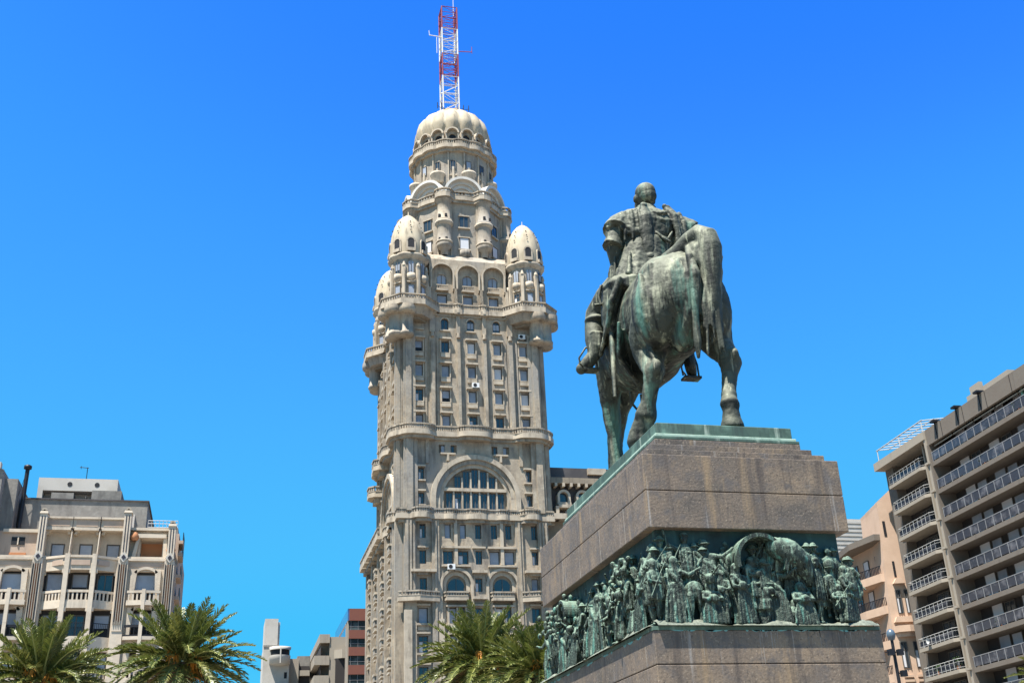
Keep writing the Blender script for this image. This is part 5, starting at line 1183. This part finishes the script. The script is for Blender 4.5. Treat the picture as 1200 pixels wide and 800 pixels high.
def mid_far():
    Y = 200
    T = thing('stair_tower_building', 'pale plain building with a tall slab and a half-round balcony, far down the street', 'building', (8, 205, 0))
    b = MB().use('pale_wall'); b.box(5.98, 8.2, Y, Y+8, 0, 38.7); b.box(8.2, 8.55, Y+.5, Y+8, 0, 38.2); b.box(5.9, 10.3, Y-.8, Y+10, 0, 33.9)
    b.use('grey_conc'); b.box(5.85, 8.5, Y-.9, Y-.8, 33.8, 34.1); b.build('wall', parent=T)
    b = MB().use('pale_wall'); b.lathe(8.7, Y-.8, [(0,30.6),(1.75,30.9),(1.75,32.3)], 20, pi, 2*pi); b.lathe(8.7, Y-.8, [(1.75,33.2),(1.85,33.7),(0,33.8)], 20, pi, 2*pi)
    b.use('dark'); b.lathe(8.7, Y-.8, [(1.5,32.2),(1.5,33.3)], 20, pi, 2*pi); b.use('pale_wall'); b.box(8.6,8.8,Y-2.6,Y-2.4,30.9,33.5); b.build('round_balcony', parent=T)
    b = MB().use('dark'); b.box(9.5,9.95,Y-.85,Y-.8,28.6,29.6); b.box(9.5,9.95,Y-.85,Y-.8,26,27); b.use('rail_white'); b.box(7.3,13.0,Y-3,Y-2.8,26.9,27.1); b.box(7.3,7.5,Y-3,Y-2.8,22,26.9); b.use('dark'); b.box(7.5,12.8,Y-2.95,Y-2.85,22,26.9); b.build('window', parent=T)
    T = thing('low_concrete_block', 'small grey block wedged between the pale building and the terraced one', 'building', (12, 210, 0))
    b = MB().use('beige_conc'); b.box(10.3, 12.0, Y+1, Y+10, 0, 32.1); b.use('grey_conc'); b.box(11.8, 14.0, Y+2, Y+10, 0, 32.7); b.build('wall', parent=T)
    b = MB().use('recess_shade'); b.box(12.2, 13.9, Y+1.9, Y+2, 20, 31); b.use('beige_conc'); 
    for z in (29.3, 26.2): b.box(12.0, 13.9, Y+1.2, Y+2, z, z+.9)
    b.build('balcony', parent=T)
    # terraced block: left face recedes
    T = thing('terraced_building', 'grey building with slanting bands of balconies, left of the red-banded office block', 'building', (17, 205, 0))
    b = MB().use('beige_conc'); b.box(16.6, 19.6, Y-6, Y+20, 0, 34.6); b.box(15.2,16.6,Y-4,Y+24,0,34.3); b.build('wall', parent=T)
    LF = (V((15.2, Y-6, 0)), V((0,1,0)), V((-1,0,0)))
    b = MB(LF).use('beige_conc'); b.box(-.2, 30, -1.4, .3, 33.6, 35.0)
    for z in (30.2, 27.0, 23.8): b.use('beige_conc'); b.box(-.2, 30, -1.4, 1.1, z-.2, z+1.3); b.use('recess_shade'); b.box(0, 30, .0, .1, z+1.3, z+3.0)
    b.build('balcony_band', parent=T)
    b = MB().use('recess_shade'); b.box(17.6,19.5,Y-6.5,Y-6,22,31); b.use('beige_conc'); b.prism([(17.4,Y-6),(19.6,Y-6),(19.6,Y-7),(18.6,Y-7)],31,32.4); b.build('entry_canopy', parent=T)
    # office block
    T = thing('office_building', 'office block banded in red-brown brick and dark glass, just left of the tower', 'building', (22, 200, 0))
    b = MB().use('brown_conc'); b.box(19.45, 30, Y-9.9, Y+16, 0, 38.4); b.build('wall', parent=T)
    k = (Y-10)/200
    fr = frame((0, Y-10, 0), (1, 0)); b = MB(fr).use('brick')
    x0, x1 = 19.35, 27; zs = [40.45,38.37,36.75,35.28,33.83,32.38,30.8,29.22,27.7,26.2,24.7,23.2,21.7,20.2,18.7,17.2]
    zs = [1.6+(z-1.6)*k for z in zs]
    for i in range(0, len(zs)-1, 2): b.use('brick'); b.box(x0, x1, 0, .35, zs[i+1], zs[i]); 
    b.build('brick_band', parent=T)
    b = MB(fr).use('green_glass')
    for i in range(1, len(zs)-1, 2):
        b.use('green_glass'); b.box(x0+.1, x1, 0, .1, zs[i+1], zs[i]); b.use('rail_grey'); b.box(x0+.1, x1, .1, .15, zs[i+1]+.55, zs[i+1]+.6)
        for q in range(6): b.box(x0+.3+q*1.2, x0+.36+q*1.2, .1, .15, zs[i+1], zs[i])
    b.build('glazing', parent=T)
    b = MB((V((x0, Y-10, 0)), V((0,1,0)), V((-1,0,0)))).use('beige_conc'); b.box(0, .9, 0, .25, 0, zs[1]); b.box(2.2, 2.9, 0, .25, 0, zs[1]); b.use('blue_glass'); b.box(2.9, 22, -.9, .1, 0, zs[1]); b.box(.9,2.2,-.9,.05,0,zs[1])
    b.use('blue_glass'); b.box(-.33, 22, -.9, .25, zs[1], zs[0]-.01); b.use('beige_conc')
    for z in range(6, 36, 3): b.box(2.9, 22, .1, .16, z, z+.35)
    b.build('side_glazing', parent=T)
mid_far()
def right_buildings():
    D = V((.0617, .998, 0)).normalized(); O = V((71.62, 100, 0)); N = V((-D.y, D.x, 0))
    T = thing('balcony_apartment_building', 'tall brown concrete apartment block with long smoked-glass balconies and projecting white-railed ones', 'building', (76, 98, 0))
    fr = (O, D, N); L = 32
    b = MB(fr).use('recess_shade'); b.box(-L, 0, -14, -2.0, 0, 39.6); b.box(0, 9.6, -14, -2.2, 0, 39.3); b.use('brown_conc'); b.box(-L, .0, -14, -.1, 39.6, 39.7)
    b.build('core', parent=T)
    b = MB(fr).use('brown_conc'); b.box(-L, 0, -.35, 0, 38.6, 40.35)
    b.box(-.3, .0, -2.2, .12, 0, 38.6); 
    for k in range(5): b.use('joint'); b.box(-3.3-4.2*k, -3.22-4.2*k, .0, .03, 38.65, 40.3)
    b.build('parapet', parent=T)
    b = MB(fr)
    for k in range(8): b.use('beige_conc'); u = -4.4-3.9*k; b.add([(u+.1,-1.5,38.9),(u+3.7,-1.5,38.9),(u+3.7,-.36,38.3),(u+.1,-.36,38.3),(u+.1,-1.5,39.0),(u+3.7,-1.5,39.0),(u+3.7,-.36,38.45),(u+.1,-.36,38.45)], [(0,3,2,1),(4,5,6,7),(0,1,5,4),(1,2,6,5),(2,3,7,6),(3,0,4,7)])
    b.build('roof_canopy', parent=T)
    zf = [36.7-3.03*k for k in range(12)]
    b = MB(fr)
    b.use('beige_conc'); b.sheet([(0,z) for z in ()] or [(-.05,0),(.32,0),(.32,39.3),(-.05,39.3)], 0, .16)
    b.sheet([(1.6,0),(1.8,0),(1.8,39.3),(1.6,39.3)], -2.1, -.4); b.sheet([(.32,0),(.55,0),(.55,39.3),(.32,39.3)], -.9, -.5)
    for z in zf: b.box(-.1, .65, -.2, .35, z-.12, z+.1)
    b.build('stair_column', parent=T)
    random.seed(4)
    for k, z in enumerate(zf):
        # long balconies (right part)
        b = MB(fr).use('brown_conc'); b.box(-L, -.3, -2.0, 0, z-.45, z); 
        slab = b.build('balcony_slab', parent=T)
        b = MB(fr).use('rail_glass'); b.box(-L, -.35, -.1, -.06, z+.12, z+.95); b.use('rail_grey'); b.box(-L, -.35, -.12, -.04, z+.98, z+1.05)
        for q in range(24): b.box(-.5-q*1.35, -.44-q*1.35, -.13, -.03, z, z+1.0)
        b.build('balcony_railing', parent=slab)
        if z > 4:
            for q in range(4):
                u = -3.4-q*5.2+random.uniform(-.2,.2)
                if u < -22: continue
                window(fr, u, -1.97, z+1.5, 1.9, 2.2, random.choice(['pale','shut','pale','half']), T); window(fr, u-2.1, -1.97, z+1.45, 1.7, 2.1, random.choice(['pale','shut','open','half']), T)
        b = MB(fr).use('brown_conc')
        # projecting balconies (left part)
    zg = [37.0-3.03*k for k in range(12)]
    for k, z in enumerate(zg):
        e = .0
        pl = [(1.4,-2.2),(1.2,-.9),(2.4,e),(9.4,e-.1),(9.4,-2.2)]
        b = MB(fr).use('beige_conc'); b.prism(pl, z-.38, z-.02); slab = b.build('balcony_slab', parent=T)
        b = MB(fr).use('rail_white')
        pts = [(1.3,-.85),(2.4,-.08),(9.3,-.18),(9.3,-2.1)]
        for (a, c), (a2, c2) in zip(pts, pts[1:]):
            Ls = sqrt((a2-a)**2+(c2-c)**2)
            for h, r in ((1.0,.032),(.72,.016),(.15,.02)): b.tube([(a,c,z+h),(a2,c2,z+h)], r, 4)
            n = max(2, int(Ls/.85))
            for q in range(n+1): b.tube([(a+(a2-a)*q/n,c+(c2-c)*q/n,z),(a+(a2-a)*q/n,c+(c2-c)*q/n,z+1.0)], .026, 4)
        b.use('rail_glass'); b.box(2.5, 9.25, -.3, -.28, z+.12, z+.8)
        b.build('balcony_railing', parent=slab)
        window(fr, 6.0, -2.17, z+1.3, 2.4, 2.1, 'open', T)
        if k % 3 == 1: window(fr, 3.2, -2.17, z+1.3, 1.2, 2.1, 'half', T)
    b = MB(fr).use('beige_conc'); b.box(0.0, 11.4, -12, .25, 39.35, 40.25); b.build('roof_slab', parent=T)
    b = MB(fr).use('brown_conc'); b.box(9.5, 11.2, -12, -1.0, 0, 39.3); b.build('end_wall', parent=T)
    b = MB(fr).use('beige_conc'); b.box(-11.0, -3.4, -12, -3.6, 39.7, 43.0); b.box(-6.6, -4.8, -3.6, -3.2, 39.7, 43.5); b.build('lift_house', parent=T)
    b = MB(fr).use('rail_white')
    for u in range(0, 11): b.tube([(u+.3,.0,41.6),(u+.3,-3.0,42.0)], .06, 4)
    b.tube([(.1,0,41.6),(10.6,0,41.6)], .08, 4); b.tube([(.1,-3,42.0),(10.6,-3,42.0)], .08, 4); b.tube([(.1,-1.5,41.8),(10.6,-1.5,41.8)], .06, 4)
    for u in (.3, 5.3, 10.4):
        b.tube([(u,0,40.2),(u,0,41.6)], .06, 4); b.tube([(u,-3,40.2),(u,-3,42)], .06, 4)
    o = b.build('pergola'); tag(o, 'white metal pergola frame on the roof edge, above the white-railed balconies', 'pergola')
    for i, u in enumerate((-2.2, -6.4, -10.6)):
        b = MB(fr).use('iron'); b.box(u-.6, u+.1, -.3, .5, 40.4, 40.6); b.box(u-.12, u-.02, .03, .1, 38.7, 40.4); o = b.build('parapet_spotlight')
        tag(o, ['dark spotlight bracket on the brown parapet, nearest the pergola', 'dark spotlight bracket on the brown parapet, middle of three', 'dark spotlight bracket on the brown parapet, in front of the lift house'][i], 'spotlight', 'spotlights along the parapet')
    b = MB(fr).use('parasol'); b.lathe(-16.2, -.8, [(.28,37.2),(.22,37.4),(.1,39.2),(.02,39.4)], 10); b.use('iron'); b.tube([(-16.2,-.8,36.7),(-16.2,-.8,37.3)], .04, 5); o = b.build('folded_parasol'); tag(o, 'folded pale green parasol on the topmost smoked-glass balcony', 'parasol')
    b = MB(fr).use('rail_white'); b.box(-2.6, -1.6, -.8, -.3, 36.75, 37.2); b.box(-2.7,-2.5,-.85,-.25,37.2,37.5); b.box(-7.6,-6.5,-.9,-.4,37.0,37.3); b.box(-7.6,-7.4,-.9,-.4,37.3,37.8); o = b.build('terrace_chairs') if 0 else None
    # dish, plants
    z = zg[6]; b = MB(fr).use('rail_white'); b.lathe(6.9, .05, [(.02,0),(.2,.04),(.36,.14)], 16); b2 = b.build('satellite_dish'); b2.data.transform(Matrix.Identity(4))
    for v in b2.data.vertices:
        p = fr[0]+D*6.9+N*.05; q = v.co-V((p.x,p.y,0)); v.co = V((p.x,p.y,z+.5)) + D*q.dot(D) + V((0,0,1))*q.dot(N) + N*q.z
    tag(b2, 'white satellite dish on the third white-railed balcony from the bottom', 'satellite dish')
    for i, (u, zz, lab) in enumerate(((3.0, zg[7], 'leafy potted plant at the near end of a white-railed balcony'), (6.8, zg[7], 'small potted plant hanging over a white balcony rail'), (-8.5, zf[1], 'leafy potted plant on the second smoked-glass balcony from the top'), (-15.5, zf[0], 'leafy potted plant beside the folded parasol on the topmost balcony'), (-5.5, zf[6], 'leafy potted plant low down on a smoked-glass balcony'))):
        bm = bmesh.new(); random.seed(i)
        b = MB(fr).use('leaf_pot')
        for q in range(160):
            a = random.uniform(0,6.28); r = random.uniform(0,.45); h = random.uniform(0,.9 if i == 0 else .5)
            c = (u+r*cos(a), (-.4 if i < 2 else -.35)+r*sin(a)*.8, zz+.4+h); d = (random.uniform(-.12,.12), random.uniform(-.12,.12), random.uniform(-.1,.1))
            b.add([c,(c[0]+d[0],c[1]+d[1],c[2]+.1),(c[0]+d[1],c[1]-d[0],c[2]+d[2])], [(0,1,2)])
        b.use('stripe_red'); b.lathe(u, -.4, [(.15,zz),(.22,zz+.4),(.2,zz+.4)], 10); tag(b.build('potted_plant'), lab, 'plant')
    bm.free()
    # salmon building with pylon
    T = thing('salmon_building', 'salmon pink building with a stepped pylon and curved balconies, behind the pedestal', 'building', (76, 117, 0))
    u = V((.97, -.243, 0)).normalized(); fp = (V((71.9, 113.2, 0)), u, V((u.y, -u.x, 0)))
    b = MB(fp).use('pink'); b.sheet([(-1.2,0),(5,0),(5,37.9),(2.9,37.9),(2.9,37.5),(2.2,37.3),(2.2,37.0),(1.5,36.7),(1.5,36.4),(.8,36.1),(.8,35.7)], -7, 0)
    pyl = b
    fq = (V(fp[0])-u*1.3, u, fp[2])
    pyl.fr = fq; b = pyl.use('dark')
    for z in (33.0,): b.box(2.3, 2.6, 0, .04, z-.9, z+.9)
    b.box(2.6,2.85,0,.04,27.4,29.2)
    b.use('pink'); b.sheet([(2.2,26.6),(3.6,26.6),(3.2,27.2),(2.6,27.2)], 0, .5); b.sheet([(1.6,22.3),(4.4,22.3),(4.1,22.9),(1.9,22.9)], 0, .5); b.prism([(1.5,0),(4.5,0),(4.2,.7),(3,1.0),(1.8,.7)], 21.2, 21.9)
    b.prism([(1.7,0),(4.4,0),(4.0,.4),(3,.6),(2.0,.4)], 20.7, 21.2)
    for z in (16.4, 15.9, 11.6, 11.1): b.box(1.7, 2.7, 0, .3, z, z+.25); b.box(3.2, 4.3, 0, .3, z, z+.25)
    b.build('pylon', parent=T)
    for z in (18.8, 13.9, 9.2): window(fq, 2.2, .03, z, .8, 2.8, 'pane', T); window(fq, 3.7, .03, z, .8, 2.8, 'pane', T)
    window(fq, 2.6, .03, 24.6, .6, 2.6, 'pane', T); window(fq, 3.6, .03, 24.6, .6, 2.6, 'pane', T)
    O2 = V((72.3, 114.5, 0)); f2 = (O2, D, N)
    b = MB(f2).use('pink'); b.box(-1, 9, -12, -.9, 0, 31.8); b.build('wall', parent=T)
    b = MB(f2).use('brown_conc'); b.prism([(-1,-1.2),(9,-1.2),(9,.4),(4,1.2),(-1,.4)], 31.8, 32.5); b.use('pink')
    for z in (28.0, 24.4, 20.6, 17.0, 13.4): b.prism([(-1,-.9),(9,-.9),(8.6,.2),(6,.9),(3,.9),(-.6,.2)], z-.9, z)
    b.build('curved_balcony', parent=T)
    for z in (28.0, 24.4, 20.6, 17.0, 13.4):
        b = MB(f2).use('iron')
        for (a, c), (a2, c2) in zip([(-.6,.1),(3,.8),(6,.8),(8.6,.1)], [(3,.8),(6,.8),(8.6,.1)]):
            for q in range(14): x = a+(a2-a)*q/14; y = c+(c2-c)*q/14; b.box(x-.03, x+.03, y-.03, y+.03, z, z+.9)
            b.tube([(a,c,z+.9),(a2,c2,z+.9)], .04, 4)
        b.build('iron_railing', parent=T)
    for z in (29.4, 25.8, 22.1, 18.5, 14.9):
        window(f2, 1.2, -.87, z, 1.3, 2.2, 'half', T); window(f2, 4.2, -.87, z, 1.3, 2.2, 'pale', T); window(f2, 7.0, -.87, z, 1.3, 2.2, 'pane', T)
    T = thing('white_roof_building', 'white stepped rooftop block showing behind the salmon building', 'building', (88, 150, 0))
    b = MB().use('pale_wall'); b.box(84, 104, 148, 160, 0, 38); b.build('wall', parent=T)
    b = MB().use('pale_wall'); b.box(85, 93.5, 147.9, 157, 38, 44.1); 
    for k in range(9): b.box(84.9, 93.6, 147.75, 147.9, 38.2+k*.65, 38.55+k*.65)
    b.build('roof_block', parent=T)
M['parasol'] = mat('green_canvas', (.2,.42,.34), .8)
right_buildings()
def lamp():
    T = thing('street_lamp', 'tall dark street lamp with a round grey globe and floodlights, beside the pedestal', 'street lamp', (37.9, 60, 0))
    b = MB().use('iron'); b.tube([(37.95,60,0),(37.95,60,4),(37.95,60,11.6)], [.16,.13,.09], 10); b.lathe(37.95,60,[(.3,0),(.3,.5),(.18,.7)],12); b.build('post', parent=T)
    b = MB().use('globe'); b.lathe(37.95, 60, [(.02,11.55),(.17,11.6),(.25,11.8),(.26,11.95),(.2,12.12),(.1,12.2),(.01,12.23)], 20); b.build('globe', parent=T)
    for z, s in ((10.9,1),(10.9,-1),(9.7,1)):
        b = MB().use('iron'); b.box(37.95+s*.1,37.95+s*.5,59.9,60.1,z-.03,z+.03); b.box(37.95+s*.3-.12,37.95+s*.3+.2,59.75,60.05,z-.2,z+.14); b.build('floodlight', parent=T)
M['globe'] = mat('lamp_globe', (.07,.10,.13), .3, spec=.5)
lamp()
# ------------------------------------------------------------------ date palms
def leafmat(name, a, b_, c):
    m = mat(name, a, .42, noise=[(b_, 3.0, .4, .7), (c, 9, .58, .75)], spec=.4)
    t = m.node_tree; n = t.nodes; L = t.links; p = n['Principled BSDF']; out = n['Material Output']
    tr = n.new('ShaderNodeBsdfTranslucent'); L.new(p.inputs['Base Color'].links[0].from_socket, tr.inputs['Color'])
    mx = n.new('ShaderNodeMixShader'); mx.inputs[0].default_value = .28; L.new(p.outputs[0], mx.inputs[1]); L.new(tr.outputs[0], mx.inputs[2]); L.new(mx.outputs[0], out.inputs['Surface'])
    return m
M['frond'] = leafmat('palm_frond', (.058,.082,.017), (.135,.145,.03), (.022,.035,.01))
M['frond_pale'] = leafmat('palm_frond_pale', (.12,.13,.03), (.20,.19,.05), (.06,.08,.02))
M['rachis'] = mat('frond_stem', (.30,.30,.10), .6)
M['palm_bark'] = mat('palm_bark', (.14,.10,.07), .9, noise=((.07,.05,.035), 6, .4, .7), bump=.8, bscale=12)
M['fruit'] = mat('palm_fruit', (.62,.27,.04), .6, noise=((.4,.14,.02), 8, .45, .7))
M['dry'] = mat('dry_frond', (.26,.19,.09), .8, noise=((.16,.11,.05), 5, .4, .7))
def palm(px, py, Y, R, label, seed, n=124, lean=(0,0)):
    random.seed(seed); c = at(px, py, Y); H = c.z
    T = thing('date_palm', label, 'palm tree', (c.x, c.y, 0), 'palms around the square')
    b = MB().use('palm_bark'); prof = []
    k = int(H/.22)
    for i in range(k+1):
        z = H*i/k*.985; r = .42+.1*(1-i/k)+(.06 if i % 2 else 0)+(.18*max(0, (i/k-.85)/.15)); prof.append((r, z))
    b.lathe(c.x, c.y, prof, 18); b.build('trunk', parent=T)
    b = MB()
    for i in range(n):
        g = (i+.5)/n; el = radians(86 - 125*g**.85) + random.uniform(-.12,.12); azm = i*2.39996+random.uniform(-.25,.25)
        L = R*random.uniform(.82,1.12)*(.8+.25*min(1, g*2)); N = 13; p = V((c.x, c.y, H))+V((cos(azm)*.25, sin(azm)*.25, random.uniform(-.3,.15))); e = el
        side = V((-sin(azm), cos(azm), 0)); pts = [p.copy()]; dirs = []
        bend = random.uniform(.55,1.0)*(1.05 if g > .3 else .45)
        tw = random.uniform(-.35,.35)
        for j in range(N):
            t = (j+1)/N; ee = e - bend*t**1.6; d = V((cos(azm)*cos(ee), sin(azm)*cos(ee), sin(ee))); d = (d + side*tw*t*.3).normalized(); dirs.append(d); p = p + d*(L/N); pts.append(p.copy())
        leaf = 'dry' if (g > .8 and random.random() < .3) else 'frond_pale' if random.random() < .22 else 'frond'
        b.use('dry' if leaf == 'dry' else 'rachis'); b.tube(pts, [.045*(1-q/(N+1)*.8) for q in range(N+1)], 4, cap=False)
        b.use(leaf)
        M_ = 32
        for q in range(M_):
            t = .12+.88*(q+random.uniform(0,.6))/M_; x = t*N; j = min(N-1, int(x)); fpos = pts[j].lerp(pts[j+1], x-j); d = dirs[j]
            upv = side.cross(d).normalized(); 
            if upv.z < 0 and abs(d.z) < .9: upv = -upv
            ll = R*.165*(sin(pi*min(1, t*.92+.08))**.6)*random.uniform(.8,1.1)+.06
            for s in (-1, 1):
                a = (side*s*.62 + d*.78 + upv*(.30+random.uniform(-.28,.22))).normalized()
                tip = fpos + a*ll + V((0,0,-.10*ll)); wv = d*.036*R/3.2
                mid = fpos + a*ll*.5 + V((0,0,.02))
                b.add([tuple(fpos-wv), tuple(mid-wv*1.2), tuple(tip), tuple(mid+wv*1.2), tuple(fpos+wv)], [(0,1,2,3,4)])
    b.build('crown', parent=T)
    for k in range(5):
        a = random.uniform(0, 6.28) if k > 1 else [-2.0, -1.0][k]; b = MB().use('fruit'); o = V((c.x+cos(a)*.8, c.y+sin(a)*.8, H+.45-.2*k))
        b.use('rachis'); b.tube([(c.x,c.y,H-.1), tuple(o)], .04, 5); b.use('fruit')
        for q in range(46):
            p1 = o+V((random.uniform(-.28,.28), random.uniform(-.28,.28), -random.uniform(.1,.75))); b.tube([tuple(o), tuple((o+p1)/2+V((0,0,.08))), tuple(p1)], .018, 3, cap=False)
        b.build('fruit_cluster', parent=T)
palm(213, 774, 50, 2.95, 'large date palm rising in front of the right corner of the cream art deco block', 1)
palm(48, 797, 47, 2.8, 'date palm with hanging orange fruit at the left edge, in front of the cream block', 2)
palm(566, 776, 56, 3.35, 'date palm in front of the middle of the tower, its crown against the windows', 3)
palm(632, 788, 50, 2.9, 'date palm partly hidden by the left side of the pedestal', 4)
palm(1258, 802, 50, 2.9, 'date palm whose frond tips show at the right edge', 5)
